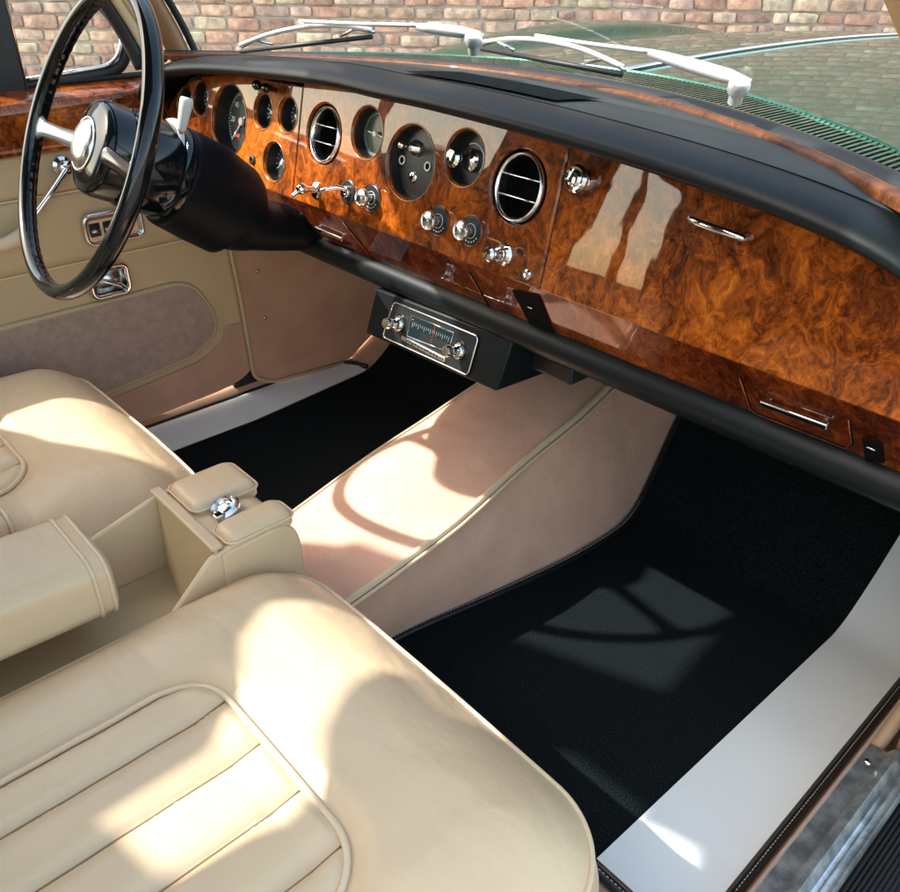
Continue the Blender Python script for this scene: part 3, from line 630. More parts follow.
# ------------------------------------------------------------------ radio under the dash
def radio():
    root=thing('radio','car radio with two chrome knobs in a black box hung under the dashboard','radio')
    p0=Vector((0,0,.435)); n=Vector((0,-1,.31)).normalized(); up=Vector((0,.31,1)).normalized()
    F=lambda u,v,o=0: onpl(u,v,p0,n)+n*o
    a,b,c,d=F(376,288),F(365,333),F(496,392),F(513,340)
    bm=bmesh.new(); prism(bm,[a,b,c,d],Vector((0,.17,-.01))); link('housing',bm,M['pad'],root,bevel=.004)
    bm=bmesh.new(); box(bm,(.12,.15,.405),.33,.20,.06); link('under_dash_box',bm,M['satin'],root,bevel=.004)
    cs=[F(395.3,301.7,.001),F(480,336.7,.001),F(469,375.4,.001),F(384,336.7,.001)]
    L=roundpoly(cs,.008,5); bm=bmesh.new(); prism(bm,L,n*.002); fp=link('face_plate',bm,M['satin'],root,bevel=.0005)
    bm=bmesh.new(); tube(bm,[p+n*.002 for p in L],.0014,8,closed=True); link('face_trim',bm,M['chrome'],fp)
    W=[F(413.5,315,.003),F(456,333,.003),F(450,352,.003),F(409,336,.003)]
    bm=bmesh.new(); prism(bm,W,n*.001); win=link('display_window',bm,M['glassy'],fp,False)
    bm=bmesh.new(); tube(bm,[p+n*.001 for p in W],.0011,6,closed=True); link('window_trim',bm,M['chrome'],win)
    w0,w1,w2,w3=W; bm=bmesh.new()
    for k in range(19):
        a_=w0.lerp(w1,.07+.86*k/18); b_=w3.lerp(w2,.07+.86*k/18); tube(bm,[a_.lerp(b_,.28)+n*.0012,a_.lerp(b_,.42 if k%3 else .52)+n*.0012],.00035,4)
    link('tuning_scale',bm,M['mark'],win,False)
    bm=bmesh.new(); prism(bm,[w0.lerp(w1,t).lerp(w3.lerp(w2,t),q)+n*.0011 for t,q in((.3,.60),(.95,.60),(.95,.92),(.3,.92))],n*.0006); link('preset_panel',bm,M['satin'],win,False)
    bm=bmesh.new(); tube(bm,[w0.lerp(w1,.58)+n*.0014,w3.lerp(w2,.58)+n*.0014],.0006,5); link('tuning_pointer',bm,M['red'],win,False)
    A,B=F(403.5,337.5,.004),F(447,360,.004); dd=(B-A).normalized(); uu=n.cross(dd).normalized()
    bm=bmesh.new(); box(bm,(A+B)/2,(B-A).length,.0075,.004,(dd,uu,n)); bar=link('badge_bar',bm,M['chrome_soft'],fp,bevel=.0012)
    bm=bmesh.new(); 
    for k in range(11):
        q=A.lerp(B,.14+.07*k)+n*.0021; box(bm,q,.0035,.0009,.0004,(dd,uu,n)); 
        if k%2: box(bm,q+uu*.0016,.0009,.003,.0004,(dd,uu,n))
        else: box(bm,q-uu*.0014,.0028,.0008,.0004,(dd,uu,n))
    link('badge_lettering',bm,M['void'],bar,False)
    for (u,v) in((401,323.8),(461,351)):
        q=F(u,v,.002); bm=bmesh.new(); lathe(bm,q,n,[(.0125,0),(.0125,.006),(.011,.008),(.0095,.008),(.0095,.012),(.0075,.013),(.006,.018),(.0085,.021),(.0092,.027),(.0075,.031),(0,.032)],28); kb=link('knob',bm,M['chrome'],fp,angle=40)
        bm=bmesh.new(); tube(bm,circ(q+n*.001,.0145,dd,uu,32),.0015,6,closed=True); link('knob_collar',bm,M['black'],kb)
radio()

# ------------------------------------------------------------------ steering wheel and column
WC=Vector((-.275,-.346,.663)); WR=.2135
WN=Vector((math.sin(R(-3.4))*math.cos(R(25.8)),-math.cos(R(-3.4))*math.cos(R(25.8)),math.sin(R(25.8)))).normalized()
WX=Vector((0,0,1)).cross(WN).normalized(); WY=WN.cross(WX)
if WX.x<0: WX=-WX
if WY.z<0: WY=-WY
def steering():
    root=thing('steering_wheel','large thin black two-spoke steering wheel with a round silver horn button','steering wheel')
    N=360; n=16; bm=bmesh.new(); rr=.0118; rc=WR-rr*.9; V=[]
    for i in range(N):
        a=2*PI*i/N; d=WX*math.cos(a)+WY*math.sin(a); ring=[]
        for k in range(n):
            b=2*PI*k/n; ri=rr
            inner=max(0,-math.cos(b)); grip=.5-.5*math.cos(i/N*2*PI*72)
            ri=rr*(1-.06*inner**.5*grip if math.sin(b)<.3 else 1); ring.append(bm.verts.new(WC+d*(rc+ri*.92*math.cos(b))+WN*ri*1.12*math.sin(b)))
        V.append(ring)
    for i in range(N):
        for k in range(n): bm.faces.new((V[i][k],V[(i+1)%N][k],V[(i+1)%N][(k+1)%n],V[i][(k+1)%n]))
    link('rim',bm,M['wheel'],root)
    hub=WC-WN*.012; 
    for s in(-1,1):
        d=(WX*s+WY*-.04).normalized(); sd=WN.cross(d); bm=bmesh.new()
        def sf(u,v):
            t=u; rr_=.045+(rc-.045)*t; wv=(.014 if t<.8 else .014+.012*((t-.8)/.2)**2)-.003*math.sin(PI*t); b=2*PI*v
            return hub+WN*(.012*t**2)+d*rr_+sd*wv*math.cos(b)+WN*.006*math.sin(b)
        V=[[bm.verts.new(sf(i/24,j/16)) for j in range(16)] for i in range(25)]
        for i in range(24):
            for j in range(16): bm.faces.new((V[i][j],V[i+1][j],V[i+1][(j+1)%16],V[i][(j+1)%16]))
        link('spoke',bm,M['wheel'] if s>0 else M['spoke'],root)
    bm=bmesh.new(); lathe(bm,WC-WN*.045,WN,[(.066,0),(.066,.022),(.0645,.030),(.061,.036),(.056,.0385),(.045,.041),(.038,.043),(.0355,.040),(0,.040)],56); hb=link('hub',bm,M['wheel'],root,angle=40)
    bm=bmesh.new(); lathe(bm,WC-WN*.006,WN,[(.0345,0),(.0345,.005),(.0330,.008),(.028,.0115),(.016,.0145),(0,.0155)],56); link('horn_button',bm,M['chrome_dull'],hb)
    bm=bmesh.new(); tube(bm,circ(WC-WN*.0005,.036,WX,WY,56),.0013,8,closed=True); link('hub_ring',bm,M['chrome'],hb)
    return
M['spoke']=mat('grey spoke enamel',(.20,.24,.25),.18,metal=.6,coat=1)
steering()
def column():
    root=thing('steering_column','fat glossy black steering column shroud running from the wheel into the dashboard','steering column')
    A=WC-WN*.05; ax=-WN; bm=bmesh.new()
    lathe(bm,A,ax,[(0,-.002),(.060,-.002),(.067,.004),(.069,.010),(.069,.060),(.067,.064)],48); barrel=link('barrel',bm,M['wheel'],root,angle=40)
    bm=bmesh.new(); lathe(bm,A,ax,[(.067,.064),(.071,.066),(.072,.076),(.070,.080)],48); link('collar',bm,M['wheel'],root,angle=40)
    bm=bmesh.new(); lathe(bm,A+ax*.070+Vector((.006,0,.030)),ax,[(0,-.002),(.046,-.002),(.048,.002),(.048,.006),(.04,.008)],40); link('collar_disc',bm,M['handle_w'],root,angle=40)
    # shroud: oval, drooping toward the dash
    bm=bmesh.new(); C0=A+ax*.078; C1=Vector((-.305,-.085,.500)); C2=Vector((-.31,.05,.46)); st=[(C0,.070,.078),(C0.lerp(C1,.35)+Vector((0,0,.004)),.071,.083),(C0.lerp(C1,.7)+Vector((0,0,.002)),.070,.080),(C1,.062,.046),(C2,.05,.034)]
    pts=[s[0] for s in st]; sp=spline(pts,6); L=len(sp)
    rings=[]
    for i,p in enumerate(sp):
        t=(sp[min(i+1,L-1)]-sp[max(i-1,0)]).normalized(); f=i/(L-1)*(len(st)-1); k=min(int(f),len(st)-2); q=f-k
        rx=st[k][1]*(1-q)+st[k+1][1]*q; rz=st[k][2]*(1-q)+st[k+1][2]*q; X=XA; Y=t.cross(X).normalized()
        if Y.z<0: Y=-Y
        rings.append([bm.verts.new(p+X*rx*math.cos(2*PI*j/36)+Y*rz*math.sin(2*PI*j/36)*(1 if math.sin(2*PI*j/36)<0 else .9)) for j in range(36)])
    for i in range(L-1):
        for j in range(36): bm.faces.new((rings[i][j],rings[i+1][j],rings[i+1][(j+1)%36],rings[i][(j+1)%36]))
    bm.faces.new(rings[0]); link('shroud',bm,M['shroud'],root)
    # selector quadrant and lever
    a=at(171,155,0,-.235); b=at(181,132,0,-.228); c=at(187,98,0,-.222)
    bm=bmesh.new(); tube(bm,[a,b],.0030,10); lv=link('selector_lever',bm,M['chrome'],root)
    bm=bmesh.new(); d=(c-b).normalized(); q=b; hl=(c-b).length; lathe(bm,q,(c-q).normalized(),[(0,0),(.0055,.001),(.0065,.005),(.0088,hl*.75),(.0092,hl*.93),(.0080,hl),(0,hl+.001)],20); link('selector_knob',bm,M['handle_w'],lv)
    bm=bmesh.new(); L0=[at(u,v,0,-.212) for u,v in((168,158),(176,160),(178,175),(172,198),(162,206))]
    tube(bm,spline(L0,5),[.007]*21,10); link('selector_quadrant',bm,M['black'],root)
    bm=bmesh.new()
    for (u,v) in((173,166),(175,176),(173,187),(168,197)):
        q=at(u,v,0,-.205); box(bm,q,.002,.003,.006)
    link('quadrant_marks',bm,M['chrome_dull'],root,False)
column()
# ------------------------------------------------------------------ driver's door
DX=-.77
def door():
    root=thing('driver_door','beige leather driver door with walnut capping, chrome switches and a taupe carpet pocket panel','car door')
    Y=Vector((0,1,0)); Z=Vector((0,0,1))
    Q=lambda y,z,o=0: Vector((DX+o,y,z))
    bm=bmesh.new(); prism(bm,roundpoly([Q(.115,.60),Q(.128,.327),Q(.158,.186),Q(.150,.06),Q(.131,-.02),Q(.06,-.045),Q(-.16,-.055),Q(-1.0,-.055),Q(-1.0,.60)],[0,.03,.05,.05,.05,.06,0,0,0]),(-.03,0,0))
    dp=link('door_panel',bm,M['vinyl'],root,bevel=.008)
    # padded middle section and seams
    def pad(z0,z1,nm,o=.008):
        bm=bmesh.new()
        def f(u,v):
            y=-1.0+1.13*u; z=z0+(z1-z0)*v; return Q(y,z,.0005+o*(1-(2*v-1)**6)**.5*min(1,(1-u)*9)**.5)
        grid(bm,f,40,20); link(nm,bm,M['vinyl'],dp)
    pad(.343,.478,'padded_band'); pad(.482,.560,'padded_band',.006)
    for z in(.480,.341):
        bm=bmesh.new(); tube(bm,[Q(-1+.14*k,z,.003) for k in range(9)]+[Q(.126,z-.0,.001)],.0022,6); link('seam_piping',bm,M['piping'],dp)
    # carpet pocket panel
    pk=roundpoly([Q(-.62,.245),Q(-.005,.250),Q(.041,.166),Q(.041,.112),Q(-.018,.074),Q(-.24,.047),Q(-.62,.03)],[.02,.05,.04,.03,.03,.03,.02],8)
    bm=bmesh.new(); prism(bm,[p+Vector((.010,0,0)) for p in pk],(-.01,0,0)); pp=link('pocket_panel',bm,M['felt'],root,bevel=.004)
    bm=bmesh.new(); tube(bm,[p+Vector((.004,0,0)) for p in pk],.006,8,closed=True); link('pocket_piping',bm,M['vinyl'],pp)
    # low kick carpet, following the door's rounded corner
    lo=roundpoly([Q(.062,.118),Q(.140,.118),Q(.146,.06),Q(.125,-.018),Q(.05,-.038),Q(-.16,-.048),Q(-.62,-.05),Q(-.62,.012),Q(-.24,.028),Q(-.005,.052),Q(.058,.085)],[.004,.004,.03,.05,.05,.03,0,0,.04,.03,.03],8)
    bm=bmesh.new(); prism(bm,[p+Vector((.005,0,0)) for p in lo],(-.006,0,0)); link('kick_carpet',bm,M['suede'],root,bevel=.002)
    # walnut capping: sloping top with rolled front
    bm=bmesh.new(); prof=[(.000,.556),(.010,.553),(.018,.556),(.021,.563),(.022,.60),(.021,.630),(.017,.640),(.008,.646),(-.045,.658),(-.052,.657)]
    def cf(u,v):
        i=v*(len(prof)-1); k=min(int(i),len(prof)-2); t=i-k; a,b=prof[k],prof[k+1]; return Q(-1.0+1.06*u,a[1]*(1-t)+b[1]*t+.008*u,a[0]*(1-t)+b[0]*t)
    grid(bm,cf,30,27); link('walnut_capping',bm,M['burl'],root)
    # chrome waist strip and rubber
    bm=bmesh.new(); tube(bm,[Q(-1,.664,-.058),Q(.0,.674,-.058)],.006,10); link('waist_strip',bm,M['chrome'],root)
    bm=bmesh.new(); tube(bm,[Q(-1,.660,-.046),Q(.03,.669,-.046)],.006,10); link('waist_rubber',bm,M['rubber'],root)
    # quarter window: black frame with rounded front corner, chrome inner edge
    F=lambda y,z,o=-.052:Q(y,z,o)
    fr=roundpoly([F(-.240,.664),F(-.048,.678),F(-.020,.735),F(-.115,.86),F(-.25,1.0),F(-.238,.86)],[0,.035,.05,.1,0,0],8)
    line=fr[:-2]
    bm=bmesh.new(); tube(bm,line,.011,10); link('window_frame',bm,M['rubber'],root)
    bm=bmesh.new(); tube(bm,[p+Vector((.004,-.010 if p.y>-.1 else 0,.012)) for p in line],.0042,8); link('window_trim',bm,M['chrome'],root)
    bm=bmesh.new(); prism(bm,[F(-.290,.655),F(-.238,.660),F(-.238,1.0),F(-.290,1.0)],(.016,0,0)); link('window_post',bm,M['rubber'],root,bevel=.003)
    for (o,nm,mt,r) in((.0,'post_trim','brownp',.007),(-.016,'post_trim','chrome',.004)):
        bm=bmesh.new(); tube(bm,[F(-.297+o,.655,-.04),F(-.297+o,1.0,-.04)],r,8); link(nm,bm,M[mt],root)
    bm=bmesh.new(); tube(bm,[F(-.236,.662,-.04),F(-.236,1.0,-.04)],.0025,8); link('post_trim',bm,M['chrome'],root)
    bm=bmesh.new(); prism(bm,[p for p in fr],(.003,0,0)); link('quarter_glass',bm,M['glass'],root,False)
    # window crank
    p=Q(-.222,.531,.006); e=Q(-.335,.428,.030); bm=bmesh.new(); lathe(bm,p,(1,0,0),[(.019,0),(.018,.006),(.012,.010),(.011,.016),(.013,.018),(.013,.026),(.010,.029),(0,.030)],28); cr=link('window_crank',bm,M['chrome'],root,angle=40)
    bm=bmesh.new(); tube(bm,spline([p+Vector((.022,0,0)),p.lerp(e,.4)+Vector((.020,0,0)),e+Vector((.005,0,0))],6),[.0105]*3+[.0095]*4+[.0085]*6,10,flat=.6); link('crank_arm',bm,M['chrome'],cr)
    bm=bmesh.new(); tube(bm,spline([e+Vector((0,.022,.014)),e+Vector((.006,.0,-.004)),e+Vector((.010,-.035,-.012)),e+Vector((.008,-.07,-.008))],5),[.006,.008,.010,.0115,.0125,.013,.0135,.0135,.013,.0125,.012,.011,.010,.008,.006,.003],12); link('crank_knob',bm,M['piping'],cr)
    # switch plate
    c=Q(-.150,.403,.010); bm=bmesh.new(); L=[c+Y*a+Z*b for a,b in rrect(.116,.058,.014)]; prism(bm,L,(.004,0,0)); pl=link('switch_plate',bm,M['chrome'],root,bevel=.002)
    bm=bmesh.new(); tube(bm,[p+Vector((.006,0,0)) for p in L],.0045,8,closed=True); link('plate_rim',bm,M['chrome'],pl)
    bm=bmesh.new(); prism(bm,[c+Vector((.004,0,0))+Y*a+Z*b for a,b in rrect(.098,.038,.004)],(.0015,0,0)); link('plate_inlay',bm,M['leather'],pl,bevel=.0005)
    for k in(-1,0,1):
        bm=bmesh.new(); q=c+Y*(k*.027-.012)+Vector((.0062,0,0)); box(bm,q,.002,.021,.027,(XA,Y,Z)); r=link('rocker_switch',bm,M['black'],pl,bevel=.001)
        bm=bmesh.new(); prism(bm,[q+Y*-.009+Z*.004+XA*.001,q+Y*.009+Z*.004+XA*.001,q+Y*.009+Z*-.002+XA*.006,q-Y*.009+Z*-.002+XA*.006],Z*-.003); link('switch_tab',bm,M['chrome_dull'],r)
    # release handle in a chrome cup
    c=Q(-.180,.292,.006); L=[c+Y*a+Z*b for a,b in rrect(.078,.060,.014)]; bm=bmesh.new(); tube(bm,[p+Vector((.004,0,0)) for p in L],.0055,8,closed=True); rl=link('release_surround',bm,M['chrome'],root)
    bm=bmesh.new(); prism(bm,L,(.001,0,0)); link('release_cup',bm,M['chrome_dull'],rl)
    bm=bmesh.new(); tube(bm,spline([c+Y*-.03+Z*.012+XA*.004,c+Y*-.01+Z*.004+XA*.016,c+Y*.012+Z*-.006+XA*.020,c+Y*.024-Z*.016+XA*.014],5),[.004]*4+[.006]*6+[.008]*6,10,flat=.6); link('release_lever',bm,M['chrome'],rl)
door()

# ------------------------------------------------------------------ tunnel and mats
def lerpt(tab,y):
    if y<=tab[0][0]: return tab[0][1]
    for (a,b),(c,d) in zip(tab,tab[1:]):
        if y<=c: t=(y-a)/(c-a); return b+(d-b)*t
    return tab[-1][1]
def smt(tab,y,w=.05): return (lerpt(tab,y-w)+lerpt(tab,y)*2+lerpt(tab,y+w))/4
TB=[(-.40,.12),(-.137,.134),(.05,.171),(.21,.196),(.36,.202),(.47,.175),(.62,.14),(.8,.12)]
TR=[(-.40,.150),(-.235,.143),(-.035,.147),(.155,.120),(.30,.118),(.43,.095),(.8,.07)]
TZ=[(-.40,.055),(-.235,.062),(-.035,.10),(.155,.13),(.30,.16),(.43,.18),(.8,.24)]
TLx=[(-.40,-.085),(-.17,-.098),(0,-.112),(.24,-.118),(.8,-.11)]
def tunnel():
    root=thing('transmission_tunnel','rose beige carpeted tunnel running forward between the two footwells','carpeted tunnel')
    bm=bmesh.new()
    def f(u,v):
        y=-.42+1.25*u; xb,xr,zt,xl=smt(TB,y),smt(TR,y),smt(TZ,y),smt(TLx,y); zf=floorz(y)-.01
        if v<.4:
            t=v/.4; p=Vector((xb,y,zf)).lerp(Vector((xr,y,zt)),t); b=math.sin(PI*t)*.012; return p+Vector((b*.8,0,b*.5))
        if v<.8:
            t=(v-.4)/.4; p=Vector((xr,y,zt)).lerp(Vector((xl,y,zt-.008)),t); p.z+=.016*math.sin(PI*t); return p
        t=(v-.8)/.2; s=t*t; return Vector((xl-.035*math.sin(t*PI/2),y,(zt-.008)*(1-s)+zf*s))
    grid(bm,f,90,50); t=link('tunnel_carpet',bm,M['tunnel'],root)
    bm=bmesh.new(); P=[]
    for k in range(70):
        y=-.42+.92*k/69; P.append((smt(TR,y),y,smt(TZ,y)+.002))
    tube(bm,P,.0065,8); link('tunnel_piping',bm,M['piping'],root)
    bm=bmesh.new(); tube(bm,[Vector(p)+Vector((.010,0,-.004)) for p in P],.0035,6); link('tunnel_piping',bm,M['piping'],root)
    bm=bmesh.new(); tube(bm,[(smt(TLx,y)-.004,y,smt(TZ,y)-.008) for y in [-.42+.92*k/60 for k in range(61)]],.003,6); link('edge_piping',bm,M['piping'],root)
tunnel()
def stitches(root,P,off,n=None,sp=.0062):
    """little white stitches along a 3D path"""
    P=[Vector(p) for p in P]; bm=bmesh.new(); acc=0
    for a,b in zip(P,P[1:]):
        L=(b-a).length; d=(b-a).normalized() if L else None
        while acc<L:
            c=a+d*acc+off; box(bm,c,.0034,.0009,.0009,(d,d.cross(Vector((0,0,1))).normalized(),Vector((0,0,1)))); acc+=sp
        acc-=L
    link('stitching',bm,M['thread'],root,False)
def sheet(bm,L,nz=.006,hz=.004):
    pass
def matgrid(bm,xi,xo,y0,y1,lift,ny=60,nx=6,th=.006):
    """sheet between two x(y) curves lying on the floor and climbing the toe board"""
    def f(u,v):
        y=y1+(y0-y1)*u; x=xi(y)+(xo(y)-xi(y))*v; return Vector((x,y,smf(y)+lift))
    grid(bm,f,ny,nx); 
def smf(y): return (floorz(y-.03)+floorz(y-.015)+floorz(y)+floorz(y+.015)+floorz(y+.03))/5+.004
def mats():
    lab=['black passenger floor mat with a wide white heel strip beside the open sill','black driver floor mat with a white strip along the door side']
    root=thing('floor_mat',lab[0],'floor mat',group='floor mats')
    xi=lambda y: smt(TB,y)+.006 ; ws=lambda y:.603+.018*min(1,max(0,(y+.217)/.6)); xo=lambda y:.742
    bm=bmesh.new(); matgrid(bm,xi,lambda y:ws(y)+.002,-.222,.80,.002,80,24); link('pile',bm,M['mat'],root)
    bm=bmesh.new(); matgrid(bm,ws,lambda y:.735,-.214,.80,.0045,80,8); link('heel_strip',bm,M['white'],root)
    E=[(xi(y),y,smf(y)+.004) for y in [.80-.02*k for k in range(51)]]+[(.16,-.222,smf(-.222)+.003),(.4,-.224,smf(-.222)+.003),(.60,-.226,smf(-.22)+.003),(.725,-.226,smf(-.22)+.003),(.744,-.215,smf(-.2)+.003)]+[(.744,y,smf(y)+.003) for y in [-.19+.02*k for k in range(50)]]
    E=[Vector(e) for e in E]; bm=bmesh.new(); tube(bm,E,.0072,8); link('binding',bm,M['satin'],root)
    stitches(root,E,Vector((0,0,.0073)))
    root=thing('floor_mat',lab[1],'floor mat',group='floor mats')
    xi=lambda y:-.642-.030*max(0,(y-.05)/.3) ; 
    bm=bmesh.new(); matgrid(bm,xi,lambda y: smt(TLx,y)-.03,-.40,.80,.002,80,24); link('pile',bm,M['mat'],root)
    def ro(y): return -.776+(.0 if y<.36 else ((y-.36)/.05)**2*.07)
    bm=bmesh.new(); matgrid(bm,ro,lambda y:xi(y)-.000,-.40,.408,.0045,80,8); link('heel_strip',bm,M['white'],root)
    E=[Vector((-.779,y,smf(y)+.003)) for y in [-.40+.02*k for k in range(38)]]+[Vector((-.765,.385,smf(.385)+.003)),Vector((-.735,.412,smf(.41)+.003)),Vector((-.69,.42,smf(.42)+.003))]
    bm=bmesh.new(); tube(bm,E,.006,8); link('binding',bm,M['satin'],root)
mats()

# ------------------------------------------------------------------ seats
def sq(u,v,a,b,Rr):
    """square ring map: (u,v) in -1..1 to a rounded rectangle of half sizes a,b"""
    s=max(abs(u),abs(v))
    if s<1e-6: return 0,0,0
    r=Rr*s; x,y=a*u,b*v; qx=max(-(a*s-r),min(a*s-r,x)); qy=max(-(b*s-r),min(b*s-r,y)); dx,dy=x-qx,y-qy
    if abs(dx)>1e-9 and abs(dy)>1e-9:
        # even angles round the corner
        t=min(abs(dx),abs(dy))/max(abs(dx),abs(dy)); an=math.atan(t)
        if abs(dx)>abs(dy): ex,ey=math.cos(an),math.sin(an)
        else: ex,ey=math.sin(an),math.cos(an)
        x=qx+math.copysign(r*ex,dx); y=qy+math.copysign(r*ey,dy)
    return x,y,s
def sdf(x,y,a,b,r):
    qx,qy=abs(x)-(a-r),abs(y)-(b-r); return math.hypot(max(qx,0),max(qy,0))+min(max(qx,qy),0)-r
def seat(label,cx,mir,seed):
    root=thing('car_seat',label,'car seat',group='front seats')
    a,b=.300,.32; cy=-.315-b; Rr=.095; zt=.207; ze=.158
    ix0,ix1=-.142,.172        # inset, before mirroring
    icx,ia=(ix0+ix1)/2,(ix1-ix0)/2; iy1=.108; ib=.30; icy=iy1-ib; ir=.06
    seams=[ix0+(ix1-ix0)*k for k in(.155,.385,.615,.845)]
    if True: seams=[-.083,-.0115,.060,.132]
    def height(x,y):
        e=-sdf(x,y,a,b,Rr); w=.105; t=max(0,min(1,e/w)); h=ze+(zt-ze)*(1-(1-t)**2.4)
        h+=.010*math.cos(x/a*1.3)-.006
        h+=.012*max(0,1-((y-.19)/.12)**2)*(1 if abs(x)<a else 1)*t        # fuller front roll
        i=-sdf(x-icx,y-icy,ia,ib,ir)
        if i>-.03: 
            k=max(0,min(1,(i+.03)/.03)); h-=.010*k*k*(3-2*k)
        if i>0:
            L=[ix0]+seams+[ix1]
            for p,q in zip(L,L[1:]):
                if p<=x<=q:
                    t2=(x-p)/(q-p); g=1-abs(2*t2-1)**3.2; h+=.0105*g*min(1,i/.012)**.5
            h-=.001
        v=Vector((x*6+seed,y*6,seed)); h+=.0022*mnoise.noise(v)+.0007*mnoise.noise(v*4)-.0016*max(0,.22-abs(mnoise.noise(Vector((x*9+seed,y*22,3)))))*4*max(0,min(1,(y-.02)/.15))*.28
        return h
    def P(x,y,dz=0): return Vector((cx+x*mir,cy+y,height(x,y)+dz))
    bm=bmesh.new(); N=230; V=[[None]*(N+1) for _ in range(N+1)]
    for i in range(N+1):
        for j in range(N+1):
            x,y,s=sq(-1+2*i/N,-1+2*j/N,a,b,Rr); V[i][j]=bm.verts.new(P(x,y))
    for i in range(N):
        for j in range(N): bm.faces.new((V[i][j],V[i+1][j],V[i+1][j+1],V[i][j+1]))
    ring=[V[i][0] for i in range(N)]+[V[N][j] for j in range(N)]+[V[N-i][N] for i in range(N)]+[V[0][N-j] for j in range(N)]
    edge=[v.co.copy() for v in ring]; c=Vector((cx,cy,0)); prev=ring
    for (o,dz) in((.003,-.012),(.010,-.035),(.012,-.06),(.008,-.09),(-.004,-.125),(-.02,-.135)):
        nr=[]
        for k,v in enumerate(edge):
            t=(edge[(k+1)%len(edge)]-edge[k-1]); t.z=0; t.normalize(); ou=Vector((t.y,-t.x,0))
            if ou.dot(v-c)<0: ou=-ou
            nr.append(bm.verts.new(v+ou*o+Vector((0,0,dz))))
        for k in range(len(edge)): bm.faces.new((prev[k],prev[(k+1)%len(edge)],nr[(k+1)%len(edge)],nr[k]))
        prev=nr
    cu=link('seat_cushion',bm,M['leather'],root)
    bm=bmesh.new(); E=edge[::3]; tube(bm,[p+Vector((0,0,.0012)) for p in E],.0030,8,closed=True); link('edge_piping',bm,M['piping'],cu)
    bm=bmesh.new(); E=[(icx+x,icy+y) for x,y in rrect(ia*2,ib*2,ir,14)]; E2=[]
    for k,(x,y) in enumerate(E):
        x2,y2=E[(k+1)%len(E)]; n=max(1,int(math.hypot(x2-x,y2-y)/.012))
        for q in range(n): E2.append((x+(x2-x)*q/n,y+(y2-y)*q/n))
    tube(bm,[P(x,y,.0035) for x,y in E2],.0037,8,closed=True); link('inset_piping',bm,M['piping'],cu)
    bm=bmesh.new()
    for s in seams:
        ye=icy+ib-(0.004 if abs(s-icx)<ia-ir else (ir-math.sqrt(max(0,ir*ir-(abs(s-icx)-(ia-ir))**2)))+.003)
        tube(bm,[P(s,icy-ib+.01+(ye-(icy-ib+.01))*k/60,.0011) for k in range(61)],.0011,6)
    link('pleat_seams',bm,M['seam'],cu)
    bm=bmesh.new(); box(bm,(cx,cy-.01,-.02),.46,.5,.10); link('seat_base',bm,M['rubber'],root,bevel=.01)
    # backrest and head restraint
    bm=bmesh.new(); bz=.60
    def bf(u,v):
        an=2*PI*u; z=.17+(bz-.17)*v; hw=.30-.05*v**4; cxx=math.copysign(abs(math.cos(an))**.5,math.cos(an))*hw; dd=math.copysign(abs(math.sin(an))**.6,math.sin(an))*.06
        return Vector((cx+cxx,-.985-.09*v+dd,z))
    V=grid(bm,bf,48,20,cu=True); bm.faces.new([r[-1] for r in V]); bm.faces.new([r[0] for r in V][::-1]); link('backrest',bm,M['leather'],root)
M['seam']=mat('seam thread',(.30,.215,.13),.8)
seat('cream leather passenger seat with pleated centre filling the lower left foreground',.397,1,3)
seat('cream leather driver seat behind the steering wheel, at the left edge',-.397,-1,11)

# ------------------------------------------------------------------ centre armrest and storage bin
def armrest():
    root=thing('centre_armrest','cream leather centre armrest with double piping on its rounded front end','armrest',group='centre armrests')
    x0,x1,z0,z1=-.055,.085,.180,.268; yf=-.548; r=.024
    L=[((x0+x1)/2+a,(z0+z1)/2+b) for a,b in rrect(x1-x0,z1-z0,r,8)]
    bm=bmesh.new(); prev=None; c=((x0+x1)/2,(z0+z1)/2)
    for (y,s) in((-1.0,1.0),(-.9,1.03),(-.7,1.03),(yf-.03,1.0),(yf-.006,.99),(yf,.955),(yf+.005,.85),(yf+.008,.5),(yf+.009,.05)):
        rg=[bm.verts.new((c[0]+(x-c[0])*s,y,c[1]+(z-c[1])*s+(y-yf)*-.06)) for x,z in L]
        if prev:
            for k in range(len(L)): bm.faces.new((prev[k],prev[(k+1)%len(L)],rg[(k+1)%len(L)],rg[k]))
        prev=rg
    bm.faces.new(prev); pad=link('arm_pad',bm,M['leather'],root)
    for y,s in((yf-.003,.985),(yf-.020,1.0)):
        bm=bmesh.new(); tube(bm,[(c[0]+(x-c[0])*s,y,c[1]+(z-c[1])*s+(y-yf)*-.06) for x,z in L],.0030,8,closed=True); link('end_piping',bm,M['piping'],pad)
armrest()
def armrest2():
    root=thing('centre_armrest','smaller cream leather armrest corner at the left edge, beyond the piped armrest','armrest',group='centre armrests')
    bm=bmesh.new(); box(bm,(-.155,-.80,.205),.12,.40,.10); link('arm_pad',bm,M['leather'],root,bevel=.016)
    bm=bmesh.new(); tube(bm,[(-.155+a,-.604,.205+b) for a,b in rrect(.118,.098,.016)],.003,6,closed=True); link('end_piping',bm,M['piping'],root)
armrest2()
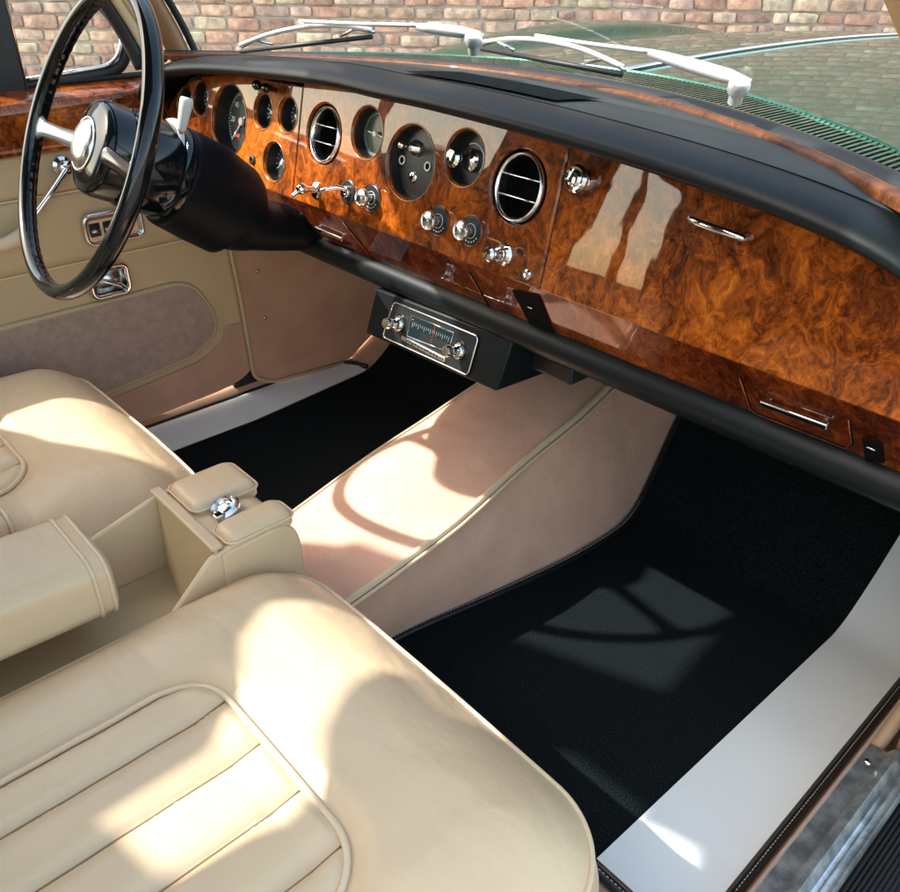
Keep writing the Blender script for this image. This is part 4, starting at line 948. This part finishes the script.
def bin_():
    root=thing('centre_console','cream leather console box between the seats with two padded lids and a chrome lighter','console')
    x0,x1=-.050,.125; B=lambda u,v,z: at(u,v,2,z)
    # side walls
    bm=bmesh.new(); prism(bm,[(x0,-.40,.02),(x0,-.40,.243),(x0,-.44,.238),(x0,-.56,.205),(x0,-.95,.19),(x0,-.95,.02)],(.008,0,0)); link('side_wall',bm,M['leather'],root,bevel=.003)
    bm=bmesh.new(); prism(bm,[(x1,-.40,.02),(x1,-.40,.243),(x1,-.44,.235),(x1,-.50,.18),(x1,-.56,.15),(x1,-.95,.14),(x1,-.95,.02)],(-.008,0,0)); link('side_wall',bm,M['leather'],root,bevel=.003)
    bm=bmesh.new(); box(bm,((x0+x1)/2,-.68,.115),x1-x0-.02,.55,.01); link('tray',bm,M['vinyl'],root,False)
    # front housing
    bm=bmesh.new(); prism(bm,roundpoly([(x0-.004,-.425,.0),(x0-.004,-.425,.236),(x0-.004,-.330,.240),(x0-.004,-.310,.215),(x0-.004,-.306,.0)],[0,.004,.03,.03,0]),(x1-x0+.008,0,0)); hs=link('housing',bm,M['leather'],root,bevel=.006)
    # divider: sloping rear panel with a beam on top
    bm=bmesh.new(); prism(bm,[(x0+.006,-.425,.246),(x1-.004,-.425,.246),(x1-.004,-.432,.13),(x1-.03,-.465,.12),(x0+.006,-.432,.12)],(0,-.006,0)); dv=link('divider_panel',bm,M['vinyl'],root,bevel=.001)
    bm=bmesh.new(); box(bm,((x0+x1)/2,-.428,.247),x1-x0,.016,.008); link('divider_rail',bm,M['leather'],root,bevel=.003)
    # padded lids
    def lid(xa,xb,ya,yb,z,nm='lid_pad'):
        bm=bmesh.new(); n=30
        def f(u,v):
            x,y,s=sq(-1+2*u,-1+2*v,(xb-xa)/2,(yb-ya)/2,.014); return Vector(((xa+xb)/2+x,(ya+yb)/2+y,z+.010*(1-s**12)+.0015*(1-s*s)))
        V=grid(bm,f,n,n); ring=[V[i][0] for i in range(n)]+[V[n][j] for j in range(n)]+[V[n-i][n] for i in range(n)]+[V[0][n-j] for j in range(n)]
        nr=[bm.verts.new(v.co+Vector((0,0,-.012))) for v in ring]
        for k in range(len(ring)): bm.faces.new((ring[k],ring[(k+1)%len(ring)],nr[(k+1)%len(ring)],nr[k]))
        o=link(nm,bm,M['leather'],root); bm=bmesh.new(); tube(bm,[v+Vector((0,0,.0)) for v in [Vector(((xa+xb)/2+a,(ya+yb)/2+b,z+.001)) for a,b in rrect(xb-xa+.002,yb-ya+.002,.014)]],.0017,8,closed=True); link('lid_piping',bm,M['piping'],o)
    lid(x0,.034,-.412,-.312,.242); lid(.078,x1+.000,-.412,-.312,.242)
    # lighter in the gap
    q=Vector((.052,-.376,.2445)); n=Vector((0,-.35,1)).normalized(); bm=bmesh.new(); lathe(bm,q,n,[(.021,0),(.021,.003),(.0185,.0055),(.0160,.004),(.0145,.003),(.0135,.0055),(.0100,.007),(.0090,.005),(.0050,.006),(0,.0065)],36); lg=link('lighter',bm,M['chrome_soft'],root,angle=25)
    bm=bmesh.new(); box(bm,q+Vector((.014,-.018,.004)),.012,.012,.006); link('lighter_catch',bm,M['chrome'],lg,bevel=.0015)
bin_()
